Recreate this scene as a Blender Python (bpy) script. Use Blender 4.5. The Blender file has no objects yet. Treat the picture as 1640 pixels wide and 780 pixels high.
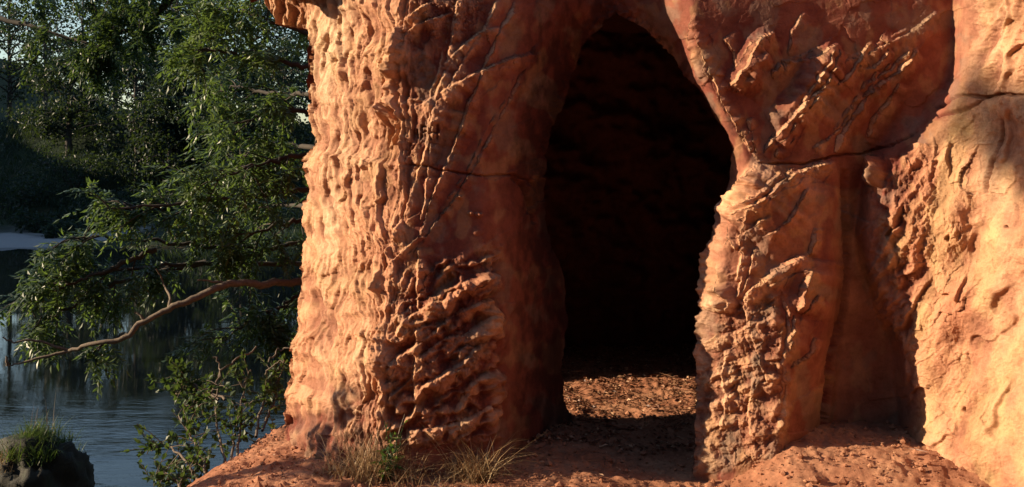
import bpy, math, random
import numpy as np
R = math.radians
rng = np.random.default_rng(7)
random.seed(7)
sc = bpy.context.scene
COL = sc.collection

# ------------------------------------------------------------------ camera, light, exposure
F, CX, HY, EYE = 1575.0, 820.0, 260.0, 1.6
cam = bpy.data.cameras.new('camera'); camo = bpy.data.objects.new('camera', cam); COL.objects.link(camo)
camo.location = (0, 0, EYE); camo.rotation_euler = (R(90), 0, 0)
cam.sensor_width = 36; cam.lens = 36 * F / 1640.0
cam.shift_y = -(390 - HY) / 1640.0
cam.clip_start = 0.05; cam.clip_end = 3000
sc.camera = camo

SUN_EL, SUN_AZ = 20.0, 3.0         # light travels towards +x, turned a little towards +y
sd = (math.cos(R(SUN_EL)) * math.cos(R(SUN_AZ)), math.cos(R(SUN_EL)) * math.sin(R(SUN_AZ)), -math.sin(R(SUN_EL)))
w = bpy.data.worlds.new('World'); sc.world = w; w.use_nodes = True
nt = w.node_tree; bg = nt.nodes['Background']
sky = nt.nodes.new('ShaderNodeTexSky'); sky.sky_type = 'NISHITA'; sky.sun_disc = False
sky.sun_elevation = R(SUN_EL)
sky.sun_rotation = math.atan2(-sd[0], -sd[1]) % (2 * math.pi)
sky.air_density = 1.2; sky.dust_density = 0.6; sky.ozone_density = 2.0
nt.links.new(sky.outputs[0], bg.inputs[0]); bg.inputs[1].default_value = 0.082
sun = bpy.data.lights.new('sun', 'SUN'); suno = bpy.data.objects.new('sun', sun); COL.objects.link(suno)
sun.energy = 5.0; sun.angle = R(0.5); sun.color = (1.0, 0.79, 0.52)
import mathutils
suno.rotation_euler = mathutils.Vector(sd).to_track_quat('-Z', 'Y').to_euler()
suno.location = (-10, -3, 8)
vs = sc.view_settings
vs.view_transform = 'Standard'; vs.look = 'None'; vs.gamma = 1.0; vs.use_curve_mapping = False
vs.exposure = 1.0
sc.cycles.use_denoising = True; sc.cycles.max_bounces = 6; sc.cycles.diffuse_bounces = 2; sc.cycles.transparent_max_bounces = 4
sc.cycles.caustics_reflective = False; sc.cycles.caustics_refractive = False

def at(px, py, Y):
    return np.array([(px - CX) / F * Y, Y, EYE - (py - HY) / F * Y])

# ------------------------------------------------------------------ noise
def _h(ix, iy, iz, s):
    n = (ix * 374761393 + iy * 668265263 + iz * 2147483647 + s * 974634777) & 0xffffffff
    n = ((n ^ (n >> 13)) * 1274126177) & 0xffffffff
    n = ((n ^ (n >> 15)) * 2246822519) & 0xffffffff
    return ((n ^ (n >> 16)) & 0xffffff) / float(0xffffff)
_T = {}
def _tab(s):
    if s not in _T:
        a = np.random.default_rng(1000 + s).random(65536) * 2 * math.pi
        _T[s] = (np.cos(a).astype(np.float32), np.sin(a).astype(np.float32))
    return _T[s]
def vn2(x, y, s=0):
    x, y = np.broadcast_arrays(np.asarray(x, float), np.asarray(y, float))
    fx = np.floor(x); fy = np.floor(y); ix = fx.astype(np.int32) & 255; iy = (fy.astype(np.int32) & 255) << 8
    u = (x - fx).astype(np.float32); v = (y - fy).astype(np.float32); C_, S_ = _tab(int(s))
    ix1 = (ix + 1) & 255; iy1 = (iy + 256) & 65535
    def g(i_, a, b): return C_[i_] * a + S_[i_] * b
    uu = u * u * u * (u * (u * 6 - 15) + 10); vv = v * v * v * (v * (v * 6 - 15) + 10)
    a = g(ix + iy, u, v); b = g(ix1 + iy, u - 1, v); c = g(ix + iy1, u, v - 1); d = g(ix1 + iy1, u - 1, v - 1)
    a += uu * (b - a); c += uu * (d - c)
    return (1.5 * (a + vv * (c - a))).astype(float)
def fbm(x, y, s=0, o=4, g=0.5):
    r = 0; a = 1.0; f = 1.0
    for k in range(o):
        r = r + a * vn2(x * f + 13.7 * k, y * f - 7.1 * k, s + k); a *= g; f *= 2.03
    return r
def cell2(x, y, s=0):
    """distance to the nearest and second nearest jittered point"""
    ix = np.floor(x).astype(np.int64); iy = np.floor(y).astype(np.int64)
    d1 = np.full(x.shape, 9.0); d2 = np.full(x.shape, 9.0)
    for dx in (-1, 0, 1):
        for dy in (-1, 0, 1):
            cx = ix + dx + 0.15 + 0.7 * _h(ix + dx, iy + dy, 1, s); cy = iy + dy + 0.15 + 0.7 * _h(ix + dx, iy + dy, 2, s)
            d = np.hypot(x - cx, y - cy)
            d2 = np.minimum(d2, np.maximum(d1, d)); d1 = np.minimum(d1, d)
    return d1, d2
def facets(x, y, s=0, tilt=1.0, off=.35):
    """broken stone: every jittered cell is a plane of its own tilt; returns height in cell units"""
    x = np.asarray(x, float); y = np.asarray(y, float); ix = np.floor(x).astype(np.int32); iy = np.floor(y).astype(np.int32)
    r = np.random.default_rng(5000 + s); T = r.random((5, 65536)).astype(np.float32)
    best = np.full(x.shape, 9.0, np.float32); out = np.zeros(x.shape, np.float32); u = (x - ix).astype(np.float32); v = (y - iy).astype(np.float32)
    for dx in (-1, 0, 1):
        for dy in (-1, 0, 1):
            k = ((ix + dx) & 255) + (((iy + dy) & 255) << 8)
            a = u - dx - (.1 + .8 * T[0][k]); b = v - dy - (.1 + .8 * T[1][k]); d = a * a + b * b
            h = (T[2][k] - .5) * 2 * tilt * a + (T[3][k] - .5) * 2 * tilt * b + (T[4][k] - .5) * off
            m = d < best; best = np.where(m, d, best); out = np.where(m, h, out)
    return out.astype(float)
def sstep(a, b, x):
    t = np.clip((x - a) / (b - a), 0, 1); return t * t * (3 - 2 * t)
def gauss_rows(a, sig, axis):
    r = int(sig * 3) + 1; k = np.exp(-0.5 * (np.arange(-r, r + 1) / sig) ** 2); k /= k.sum()
    p = [(0, 0)] * a.ndim; p[axis] = (r, r)
    b = np.pad(a, p, mode='edge'); out = np.zeros_like(a)
    n = a.shape[axis]
    for i, kk in enumerate(k):
        out += kk * (b[i:i + n] if axis == 0 else b[:, i:i + n])
    return out

# ------------------------------------------------------------------ mesh helpers
def tag(o, label=None, cat=None, group=None, kind=None):
    if label: o['label'] = label
    if cat: o['category'] = cat
    if group: o['group'] = group
    if kind: o['kind'] = kind
    return o
def mesh_obj(name, verts, tris=None, quads=None, mat=None, parent=None, smooth=True, attrs=None):
    verts = np.ascontiguousarray(verts, dtype=np.float32).reshape(-1, 3)
    me = bpy.data.meshes.new(name)
    nt_ = 0 if tris is None else len(tris); nq = 0 if quads is None else len(quads)
    parts = []
    if nt_: parts.append(np.asarray(tris, np.int32).reshape(-1))
    if nq: parts.append(np.asarray(quads, np.int32).reshape(-1))
    idx = np.concatenate(parts)
    tot = np.concatenate([np.full(nt_, 3, np.int32), np.full(nq, 4, np.int32)])
    start = np.concatenate([[0], np.cumsum(tot)[:-1]]).astype(np.int32)
    me.vertices.add(len(verts)); me.vertices.foreach_set('co', verts.reshape(-1))
    me.loops.add(len(idx)); me.loops.foreach_set('vertex_index', idx)
    me.polygons.add(len(tot)); me.polygons.foreach_set('loop_start', start); me.polygons.foreach_set('loop_total', tot)
    me.update(calc_edges=True); me.validate()
    me.polygons.foreach_set('use_smooth', np.full(len(me.polygons), smooth, bool))
    for k, v in (attrs or {}).items():
        a = me.attributes.new(k, 'FLOAT', 'POINT'); a.data.foreach_set('value', np.ascontiguousarray(v, np.float32).reshape(-1))
    if mat: me.materials.append(mat)
    o = bpy.data.objects.new(name, me); COL.objects.link(o)
    if parent: o.parent = parent
    return o
def empty(name, loc=(0, 0, 0)):
    o = bpy.data.objects.new(name, None); COL.objects.link(o); o.location = loc; o.empty_display_size = 0.2; return o
def grid_quads(nr, nc, mask=None):
    i = np.arange(nr - 1)[:, None] * nc + np.arange(nc - 1)[None, :]
    q = np.stack([i, i + nc, i + nc + 1, i + 1], -1)
    return q[mask] if mask is not None else q.reshape(-1, 4)
class Tubes:
    def __init__(s): s.v = []; s.q = []; s.n = 0
    def add(s, pts, rad, sides=7, bump=0.0):
        pts = np.asarray(pts, float); n = len(pts); rad = np.broadcast_to(np.asarray(rad, float), (n,))
        t = np.gradient(pts, axis=0); t /= np.linalg.norm(t, axis=1)[:, None] + 1e-9
        ref = np.array([0.13, 0.31, 0.94]); a = np.cross(t, ref); l = np.linalg.norm(a, axis=1)
        a[l < 1e-3] = (1, 0, 0); a /= np.linalg.norm(a, axis=1)[:, None]; b = np.cross(t, a)
        th = np.arange(sides) * 2 * math.pi / sides
        rr = rad[:, None] * (1 + bump * rng.standard_normal((n, sides)))
        ring = pts[:, None] + rr[..., None] * (np.cos(th)[None, :, None] * a[:, None] + np.sin(th)[None, :, None] * b[:, None])
        s.v.append(ring.reshape(-1, 3))
        i = np.arange(n - 1)[:, None] * sides; j = np.arange(sides)[None, :]; jn = (j + 1) % sides
        s.q.append((np.stack([i + j, i + jn, i + sides + jn, i + sides + j], -1) + s.n).reshape(-1, 4))
        s.n += n * sides
    def build(s, name, mat, parent=None):
        return mesh_obj(name, np.concatenate(s.v), quads=np.concatenate(s.q), mat=mat, parent=parent)
def smooth_path(pts, n=8, jit=0.0):
    pts = np.asarray(pts, float); out = []
    P = np.vstack([2 * pts[0] - pts[1], pts, 2 * pts[-1] - pts[-2]])
    for i in range(1, len(P) - 2):
        for t in np.linspace(0, 1, n, endpoint=False):
            p0, p1, p2, p3 = P[i - 1], P[i], P[i + 1], P[i + 2]
            out.append(0.5 * (2 * p1 + (p2 - p0) * t + (2 * p0 - 5 * p1 + 4 * p2 - p3) * t * t + (3 * p1 - p0 - 3 * p2 + p3) * t ** 3))
    out.append(pts[-1]); out = np.array(out)
    if jit: out[1:] += rng.normal(0, jit, (len(out) - 1, out.shape[1]))
    return out

# ------------------------------------------------------------------ materials
def new_mat(name):
    m = bpy.data.materials.new(name); m.use_nodes = True
    return m, m.node_tree, m.node_tree.nodes['Principled BSDF']
def N(nt, t, **kw):
    n = nt.nodes.new(t)
    for k, v in kw.items(): setattr(n, k, v)
    return n
def noise(nt, vec, scale, detail=5, rough=0.6, dist=0.0):
    n = N(nt, 'ShaderNodeTexNoise'); n.inputs['Scale'].default_value = scale; n.inputs['Detail'].default_value = detail
    n.inputs['Roughness'].default_value = rough; n.inputs['Distortion'].default_value = dist
    nt.links.new(vec, n.inputs['Vector']); return n.outputs['Fac']
def ramp(nt, fac, stops):
    r = N(nt, 'ShaderNodeValToRGB'); e = r.color_ramp.elements
    while len(e) < len(stops): e.new(0.5)
    for i, (p, c) in enumerate(stops): e[i].position = p; e[i].color = (*c, 1)
    nt.links.new(fac, r.inputs[0]); return r.outputs[0]
def mix(nt, fac, a, b, mode='MIX'):
    m = N(nt, 'ShaderNodeMix', data_type='RGBA', blend_type=mode)
    if isinstance(fac, (int, float)): m.inputs[0].default_value = fac
    else: nt.links.new(fac, m.inputs[0])
    for s, v in ((6, a), (7, b)):
        if isinstance(v, tuple): m.inputs[s].default_value = (*v, 1)
        else: nt.links.new(v, m.inputs[s])
    return m.outputs[2]
def bump(nt, b, h, strength, dist, prev=None):
    n = N(nt, 'ShaderNodeBump'); n.inputs['Strength'].default_value = strength; n.inputs['Distance'].default_value = dist
    nt.links.new(h, n.inputs['Height'])
    if prev: nt.links.new(prev, n.inputs['Normal'])
    nt.links.new(n.outputs[0], b.inputs['Normal']); return n.outputs[0]

def rock_material():
    m, nt, b = new_mat('red_sandstone')
    tc = N(nt, 'ShaderNodeTexCoord').outputs['Object']
    pale = N(nt, 'ShaderNodeAttribute', attribute_name='pale').outputs['Fac']
    yel = N(nt, 'ShaderNodeAttribute', attribute_name='ochre').outputs['Fac']
    stain_shade = N(nt, 'ShaderNodeAttribute', attribute_name='stain_shade').outputs['Fac']
    grey = N(nt, 'ShaderNodeAttribute', attribute_name='grey').outputs['Fac']
    mp = N(nt, 'ShaderNodeMapping'); mp.inputs['Scale'].default_value = (1, 1, 0.35); nt.links.new(tc, mp.inputs[0])
    n1 = noise(nt, mp.outputs[0], 1.8, 6, 0.55, 0.4)
    n2 = noise(nt, tc, 14, 6, 0.65)
    n3 = noise(nt, tc, 90, 4, 0.6)
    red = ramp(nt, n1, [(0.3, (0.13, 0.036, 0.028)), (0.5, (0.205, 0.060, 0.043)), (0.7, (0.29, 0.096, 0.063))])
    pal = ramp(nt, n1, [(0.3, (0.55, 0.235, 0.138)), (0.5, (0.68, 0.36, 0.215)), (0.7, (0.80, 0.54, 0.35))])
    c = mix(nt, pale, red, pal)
    c = mix(nt, yel, c, (0.72, 0.52, 0.25))
    c = mix(nt, grey, c, (0.24, 0.17, 0.13))
    v = ramp(nt, n2, [(0.3, (0.62, 0.60, 0.58)), (0.55, (1.0, 1.0, 1.0)), (0.75, (1.12, 1.12, 1.12))])
    c = mix(nt, stain_shade, c, (0.02, 0.010, 0.010))  # black staining and painted cave shade, both mixed into the base colour
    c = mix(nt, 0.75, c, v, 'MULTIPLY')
    v2 = ramp(nt, n3, [(0.3, (0.8, 0.8, 0.8)), (0.7, (1.1, 1.1, 1.1))])
    c = mix(nt, 0.6, c, v2, 'MULTIPLY')
    nt.links.new(c, b.inputs['Base Color'])
    b.inputs['Roughness'].default_value = 0.9; b.inputs['Specular IOR Level'].default_value = 0.15
    gr = N(nt, 'ShaderNodeAttribute', attribute_name='grit').outputs['Fac']
    def scaled(h):
        m_ = N(nt, 'ShaderNodeMath', operation='MULTIPLY'); nt.links.new(h, m_.inputs[0]); nt.links.new(gr, m_.inputs[1]); return m_.outputs[0]
    vo = N(nt, 'ShaderNodeTexVoronoi'); vo.inputs['Scale'].default_value = 38; nt.links.new(mix(nt, .03, tc, N(nt, 'ShaderNodeTexNoise').outputs['Color']), vo.inputs['Vector'])
    pm = N(nt, 'ShaderNodeMath', operation='SMOOTH_MIN'); pm.inputs[1].default_value = .35; pm.inputs[2].default_value = .15; nt.links.new(vo.outputs['Distance'], pm.inputs[0])
    p0 = bump(nt, b, scaled(pm.outputs[0]), 0.5, 0.012)
    p = bump(nt, b, scaled(noise(nt, tc, 55, 8, 0.8)), 0.9, 0.013, p0)
    bump(nt, b, scaled(noise(nt, tc, 200, 4, 0.7)), 0.6, 0.003, p)
    return m
def soil_material():
    m, nt, b = new_mat('ground_soil')
    tc = N(nt, 'ShaderNodeTexCoord').outputs['Object']
    far = N(nt, 'ShaderNodeAttribute', attribute_name='grassy').outputs['Fac']
    sh = N(nt, 'ShaderNodeAttribute', attribute_name='shingle').outputs['Fac']
    n1 = noise(nt, tc, 3.0, 7, 0.65); n2 = noise(nt, tc, 40, 5, 0.7)
    c = ramp(nt, n1, [(0.3, (0.24, 0.095, 0.055)), (0.5, (0.38, 0.17, 0.10)), (0.72, (0.48, 0.25, 0.15))])
    v = ramp(nt, n2, [(0.3, (0.55, 0.55, 0.55)), (0.6, (1.05, 1.05, 1.05)), (0.8, (1.3, 1.3, 1.25))])
    c = mix(nt, 0.7, c, v, 'MULTIPLY')
    g = ramp(nt, noise(nt, tc, 0.5, 8, 0.7), [(0.3, (0.010, 0.018, 0.012)), (0.55, (0.020, 0.032, 0.018)), (0.75, (0.06, 0.045, 0.028))])
    c = mix(nt, far, c, g)
    c = mix(nt, sh, c, (0.30, 0.31, 0.33))
    nt.links.new(c, b.inputs['Base Color']); b.inputs['Roughness'].default_value = 0.95
    b.inputs['Specular IOR Level'].default_value = 0.1
    p = bump(nt, b, noise(nt, tc, 25, 8, 0.75), 0.6, 0.012)
    bump(nt, b, noise(nt, tc, 120, 5, 0.7), 0.6, 0.004, p)
    return m
def leaf_material(name, lo, mid, hi, trans=0.35, gloss=0.35):
    m, nt, b = new_mat(name)
    a = N(nt, 'ShaderNodeAttribute', attribute_name='rnd').outputs['Fac']
    c = ramp(nt, a, [(0.0, lo), (0.55, mid), (1.0, hi)])
    nt.links.new(c, b.inputs['Base Color']); b.inputs['Roughness'].default_value = 0.42
    b.inputs['Specular IOR Level'].default_value = gloss
    t = N(nt, 'ShaderNodeBsdfTranslucent'); nt.links.new(mix(nt, .5 if 'leaf' in name and 'litter' not in name or 'green' in name else 0.0, c, (0.25, 0.4, 0.05)), t.inputs[0])
    ms = N(nt, 'ShaderNodeMixShader'); ms.inputs[0].default_value = trans
    nt.links.new(b.outputs[0], ms.inputs[1]); nt.links.new(t.outputs[0], ms.inputs[2])
    out = [n for n in nt.nodes if n.type == 'OUTPUT_MATERIAL'][0]; nt.links.new(ms.outputs[0], out.inputs[0])
    return m
def bark_material(name, a, c2, scale=20):
    m, nt, b = new_mat(name); tc = N(nt, 'ShaderNodeTexCoord').outputs['Object']
    n = noise(nt, tc, scale, 6, 0.65)
    nt.links.new(ramp(nt, n, [(0.3, a), (0.7, c2)]), b.inputs['Base Color']); b.inputs['Roughness'].default_value = 0.9
    bump(nt, b, n, 0.6, 0.01); return m
def water_material():
    m, nt, b = new_mat('river_water'); tc = N(nt, 'ShaderNodeTexCoord').outputs['Object']
    b.inputs['Base Color'].default_value = (0.003, 0.005, 0.007, 1); b.inputs['Roughness'].default_value = 0.03
    b.inputs['IOR'].default_value = 1.33; b.inputs['Specular IOR Level'].default_value = 0.85
    mp = N(nt, 'ShaderNodeMapping'); mp.inputs['Scale'].default_value = (0.55, 1.6, 1); nt.links.new(tc, mp.inputs[0])
    sx = N(nt, 'ShaderNodeSeparateXYZ'); nt.links.new(tc, sx.inputs[0])
    mr = N(nt, 'ShaderNodeMapRange'); mr.inputs['From Min'].default_value = 11; mr.inputs['From Max'].default_value = 18; mr.inputs['To Min'].default_value = 1.0; mr.inputs['To Max'].default_value = .04
    nt.links.new(sx.outputs[1], mr.inputs[0])
    rf = N(nt, 'ShaderNodeMapRange'); rf.inputs['From Min'].default_value = .42; rf.inputs['From Max'].default_value = .62; rf.inputs['To Min'].default_value = .25; rf.inputs['To Max'].default_value = 1.0
    nt.links.new(noise(nt, mp.outputs[0], .35, 2, .5, .5), rf.inputs[0])
    def damp(h):
        a = N(nt, 'ShaderNodeMath', operation='MULTIPLY'); nt.links.new(h, a.inputs[0]); nt.links.new(mr.outputs[0], a.inputs[1])
        c = N(nt, 'ShaderNodeMath', operation='MULTIPLY'); nt.links.new(a.outputs[0], c.inputs[0]); nt.links.new(rf.outputs[0], c.inputs[1]); return c.outputs[0]
    p = bump(nt, b, damp(noise(nt, mp.outputs[0], 1.3, 3, 0.5, 0.8)), 0.3, 0.08)
    bump(nt, b, damp(noise(nt, mp.outputs[0], 6.0, 4, 0.6, 0.4)), 0.85, 0.016, p)
    return m
M_ROCK = rock_material(); M_SOIL = soil_material()
M_LEAF = leaf_material('ash_leaf', (0.026, 0.050, 0.026), (0.054, 0.092, 0.038), (0.15, 0.20, 0.06), .35, .55)
M_FAR = leaf_material('far_leaf', (0.010, 0.020, 0.020), (0.020, 0.034, 0.030), (0.036, 0.055, 0.040), 0.12, 0.1)
M_BUSH = leaf_material('bush_leaf', (0.02, 0.04, 0.022), (0.035, 0.065, 0.03), (0.07, 0.10, 0.045), 0.25, 0.22)
M_DRY = leaf_material('dry_grass', (0.13, 0.075, 0.04), (0.33, 0.21, 0.11), (0.55, 0.41, 0.24), 0.25, 0.2)
M_GRASS = leaf_material('green_grass', (0.03, 0.06, 0.02), (0.06, 0.10, 0.03), (0.13, 0.15, 0.05), 0.3, 0.2)
M_BARK = bark_material('bark', (0.085, 0.062, 0.048), (0.20, 0.15, 0.11), 40)
M_BARKD = bark_material('dark_bark', (0.025, 0.022, 0.02), (0.07, 0.055, 0.045), 6)
M_WATER = water_material()

# ------------------------------------------------------------------ the cliff: front sheet
STEP = 1.25
gx = np.concatenate([np.arange(300, 430, 2.5), np.arange(430, 1662, .95), np.arange(1662, 2100, 4.0)]); gy = np.concatenate([np.arange(-400, -20, 5.0), np.arange(-20, 790, .95), np.arange(790, 830, 3.0)])
PX, PY = np.meshgrid(gx, gy)
NR, NC = PX.shape
# plan section of the rock at several heights: (picture column, distance) of matching features
KEYROWS = [-400, 0, 130, 260, 400, 550, 700, 850]
S0 = [(380,6.30),(497,6.05),(520,5.85),(560,5.60),(600,5.40),(645,5.21),(700,5.20),(800,5.230),(862,5.39),(930,5.55),(1010,5.50),(1100,5.11),(1200,5.125),(1300,5.14),(1380,5.15),(1480,5.168),(1534,5.20),(1549,4.85),(1600,4.60),(1700,4.25),(1900,3.80),(2100,3.50)]
S1 = [(380,6.30),(497,6.05),(520,5.85),(560,5.60),(600,5.40),(642,5.22),(700,5.20),(790,5.228),(852,5.43),(915,5.90),(1100,5.60),(1125,5.115),(1200,5.127),(1300,5.142),(1380,5.154),(1480,5.172),(1526,5.21),(1548,4.95),(1600,4.65),(1700,4.30),(1900,3.85),(2100,3.50)]
S2 = [(380,6.30),(490,6.05),(515,5.80),(555,5.55),(600,5.36),(648,5.21),(695,5.19),(772,5.216),(832,5.40),(872,5.95),(1170,5.50),(1200,5.12),(1260,5.13),(1340,5.143),(1362,5.24),(1385,5.28),(1403,5.13),(1470,5.02),(1560,4.84),(1700,4.30),(1900,3.85),(2100,3.50)]
S3 = [(370,6.30),(483,6.05),(515,5.76),(555,5.48),(600,5.28),(640,5.16),(690,5.15),(780,5.165),(832,5.42),(892,6.10),(1138,5.30),(1158,5.12),(1225,5.07),(1335,5.115),(1352,5.34),(1370,5.38),(1386,5.14),(1440,5.03),(1550,4.86),(1700,4.30),(1900,3.85),(2100,3.50)]
S4 = [(350,6.30),(472,6.05),(505,5.74),(550,5.42),(590,5.20),(620,5.12),(690,5.11),(785,5.14),(835,5.50),(903,6.12),(1122,5.22),(1150,5.11),(1248,5.01),(1318,5.09),(1340,5.46),(1432,5.46),(1448,5.20),(1480,5.02),(1550,4.84),(1700,4.30),(1900,3.80),(2100,3.45)]
S5 = [(330,6.30),(460,6.05),(490,5.70),(530,5.36),(570,5.20),(610,5.11),(690,5.11),(785,5.16),(835,5.52),(908,6.12),(1116,5.18),(1140,5.11),(1245,4.99),(1300,5.27),(1330,5.46),(1438,5.46),(1450,5.25),(1490,4.98),(1550,4.80),(1700,4.25),(1900,3.75),(2100,3.40)]
S6 = [(300,6.30),(440,6.00),(470,5.60),(515,5.25),(560,5.15),(605,5.08),(690,5.08),(790,5.14),(845,5.50),(912,6.12),(1112,5.13),(1135,5.08),(1245,4.95),(1300,5.20),(1330,5.50),(1442,5.45),(1452,5.20),(1490,4.90),(1550,4.70),(1700,4.15),(1900,3.70),(2100,3.35)]
TAB = np.array([S0, S0, S1, S2, S3, S4, S5, S6])
TAB[0, :, 1] += 0.12
K = TAB.shape[1]
kx = np.stack([np.interp(gy, KEYROWS, TAB[:, k, 0]) for k in range(K)], 1)
ky = np.stack([np.interp(gy, KEYROWS, TAB[:, k, 1]) for k in range(K)], 1)
kx = gauss_rows(kx, 28, 0); ky = gauss_rows(ky, 28, 0)
# wander of the section lines so that no edge runs straight
for k in range(K):
    kx[:, k] += 6 * vn2(gy / 110.0 + 31 * k, gy * 0 + k + .5, 40 + k)
Y = np.stack([np.interp(gx, kx[i], ky[i]) for i in range(NR)], 0)
def sfield(sig):  # section smoothed along the row
    return gauss_rows(Y, sig, 1)
Y = sfield(6)

H = np.zeros_like(Y)         # relief towards the open side, metres
VEIN = np.zeros_like(Y)
WX = PX + 3.0 * fbm(PX / 22, PY / 22, 3, 3) + 2.0 * vn2(PX / 9, PY / 9, 9) + 1.3 * vn2(PX / 4.5, PY / 4.5, 109)
WY = PY + 3.0 * fbm(PX / 22, PY / 22, 5, 3) + 2.0 * vn2(PX / 9, PY / 9, 11) + 1.3 * vn2(PX / 4.5, PY / 4.5, 111)
VX = PX + 1.3 * fbm(PX / 24, PY / 24, 303, 2) + 1.1 * vn2(PX / 8, PY / 8, 309) + .8 * vn2(PX / 4, PY / 4, 310)
VY = PY + 1.3 * fbm(PX / 24, PY / 24, 305, 2) + 1.1 * vn2(PX / 8, PY / 8, 311) + .8 * vn2(PX / 4, PY / 4, 312)
def ridge(pts, h, wl, wr, op='max', ends=0.12, wob=0.35, seed=0, p=1.0, lin=False):
    """a crest along pts (drawn downwards): sunward side wl px wide, lee side wr px wide"""
    pts = np.asarray(pts, float)
    m = max(wl, wr) * (pts[:, 2].max() if pts.shape[1] > 2 else 1) + 8
    x0, x1 = pts[:, 0].min() - m, pts[:, 0].max() + m; y0, y1 = pts[:, 1].min() - m, pts[:, 1].max() + m
    c0, c1 = np.searchsorted(gx, [x0, x1]); r0, r1 = np.searchsorted(gy, [y0, y1])
    if c1 <= c0 or r1 <= r0: return
    X = VX[r0:r1, c0:c1]; Z = VY[r0:r1, c0:c1]
    seg = np.diff(pts[:, :2], axis=0); L = np.hypot(seg[:, 0], seg[:, 1]); cum = np.concatenate([[0], np.cumsum(L)]); T = cum[-1]
    best = np.full(X.shape, 1e9); sg = np.zeros(X.shape); tt = np.zeros(X.shape)
    for i in range(len(seg)):
        ux, uy = seg[i] / L[i]; dx = X - pts[i, 0]; dy = Z - pts[i, 1]
        t = np.clip(dx * ux + dy * uy, 0, L[i]); d = np.hypot(dx - t * ux, dy - t * uy)
        c = ux * dy - uy * dx
        u = d < best
        best = np.where(u, d, best); sg = np.where(u, c, sg); tt = np.where(u, (cum[i] + t) / T, tt)
    ws = np.interp(tt, cum / T, pts[:, 2]) if pts.shape[1] > 2 else 1.0
    env = np.clip(tt / ends, 0, 1) ** 0.6 * np.clip((1 - tt) / ends, 0, 1) ** 0.6
    env = env * (1 + wob * vn2(tt * T / 14 + seed, tt * 0 + seed * 3.7, 77))
    left = np.clip(1 - best / (wl * ws + 1e-6), 0, 1) ** p
    r = np.clip(1 - best / (wr * ws + 1e-6), 0, 1); right = r ** 1.15 if lin else r * r * (3 - 2 * r)
    v = h * ws * env * np.where(sg < 0, left, right) if False else h * ws * env * np.where(sg > 0, left, right)
    tgt = VEIN if op == 'max' else H
    if op == 'max': tgt[r0:r1, c0:c1] = np.maximum(tgt[r0:r1, c0:c1], v)
    else: tgt[r0:r1, c0:c1] += v
def groove(pts, depth, wd):
    global H
    s = VEIN.copy(); VEIN[:] = 0
    ridge(pts, depth, wd, wd, 'max', 0.08, 0.2, 5)
    H -= VEIN; VEIN[:] = s

# --- regions (0..1 weights)
def region(poly, soft=14):
    poly = np.asarray(poly, float); n = len(poly)
    inside = np.zeros(PX.shape, bool); d = np.full(PX.shape, 1e9)
    c0, c1 = np.searchsorted(gx, [poly[:, 0].min() - 3 * soft, poly[:, 0].max() + 3 * soft]); r0, r1 = np.searchsorted(gy, [poly[:, 1].min() - 3 * soft, poly[:, 1].max() + 3 * soft])
    X = WX[r0:r1, c0:c1]; Z = WY[r0:r1, c0:c1]; ins = np.zeros(X.shape, bool); dd = np.full(X.shape, 1e9)
    for i in range(n):
        xa, ya = poly[i]; xb, yb = poly[(i + 1) % n]
        cr = ((ya > Z) != (yb > Z)) & (X < (xb - xa) * (Z - ya) / ((yb - ya) + 1e-9) + xa); ins ^= cr
        l2 = (xb - xa) ** 2 + (yb - ya) ** 2 + 1e-9; t = np.clip(((X - xa) * (xb - xa) + (Z - ya) * (yb - ya)) / l2, 0, 1)
        dd = np.minimum(dd, np.hypot(X - xa - t * (xb - xa), Z - ya - t * (yb - ya)))
    out = np.zeros(PX.shape); out[r0:r1, c0:c1] = sstep(-soft, soft, np.where(ins, dd, -dd)); return out

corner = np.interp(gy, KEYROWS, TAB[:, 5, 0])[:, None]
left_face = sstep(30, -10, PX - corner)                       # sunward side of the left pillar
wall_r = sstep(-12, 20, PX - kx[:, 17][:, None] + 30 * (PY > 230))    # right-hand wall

# 1 left face: wavy upright flutes
up = sstep(330, 180, PY)
wx = PX + 10 * fbm(PX / 60, PY / 90, 21, 3) + 4 * vn2(PX / 15, PY / 30, 22)
wy = PY + 16 * fbm(PX / 80, PY / 80, 23, 2)
def saw(lam, sa, sb, seed, drop=.80):
    ph = wx / lam + 0.9 * fbm(PX / (lam * 2.6), PY / (lam * 7), seed, 3)
    fr = ph - np.floor(ph); cellid = np.floor(ph)
    amp = 0.5 + 0.5 * sstep(-.35, .45, vn2(cellid * 1.37 + .5, PY / (lam * sb) + cellid * .73, seed + 5))
    return amp * (fr ** 1.4 - sstep(drop, 1.0, fr) * 1.0) - .2
d1, d2 = cell2(wx / 17, wy / 100, 27)
hol = sstep(0.05, 0.55, d1)
lowf = sstep(300, 520, PY)
H += left_face * (.034 * saw(24, 1, 4, 24, .88) * (1 - .35 * lowf) + .017 * saw(11, 1, 5, 124, .85) + .007 * saw(5.2, 1, 6, 224, .75))
H += left_face * (.036 * up * (hol - .6) + .012 * (1 - up) * (hol - .5) + 0.03 * fbm(PX / 90, PY / 60, 28, 3) + .008 * fbm(PX / 10, PY / 60, 29, 3))
# 2 gentle body everywhere
calm = (1 - left_face) * (1 - wall_r)
H += (0.018 - .011 * calm) * fbm(PX / 150, PY / 150, 31, 2) + (1 - left_face) * (.0030 - .0018 * calm) * fbm(PX / 30, PY / 34, 32, 4)
gritw = np.clip(1 - calm + .08, 0, 1)
H += gritw * .0022 * fbm(PX / 7, PY / 8, 133, 3)
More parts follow.
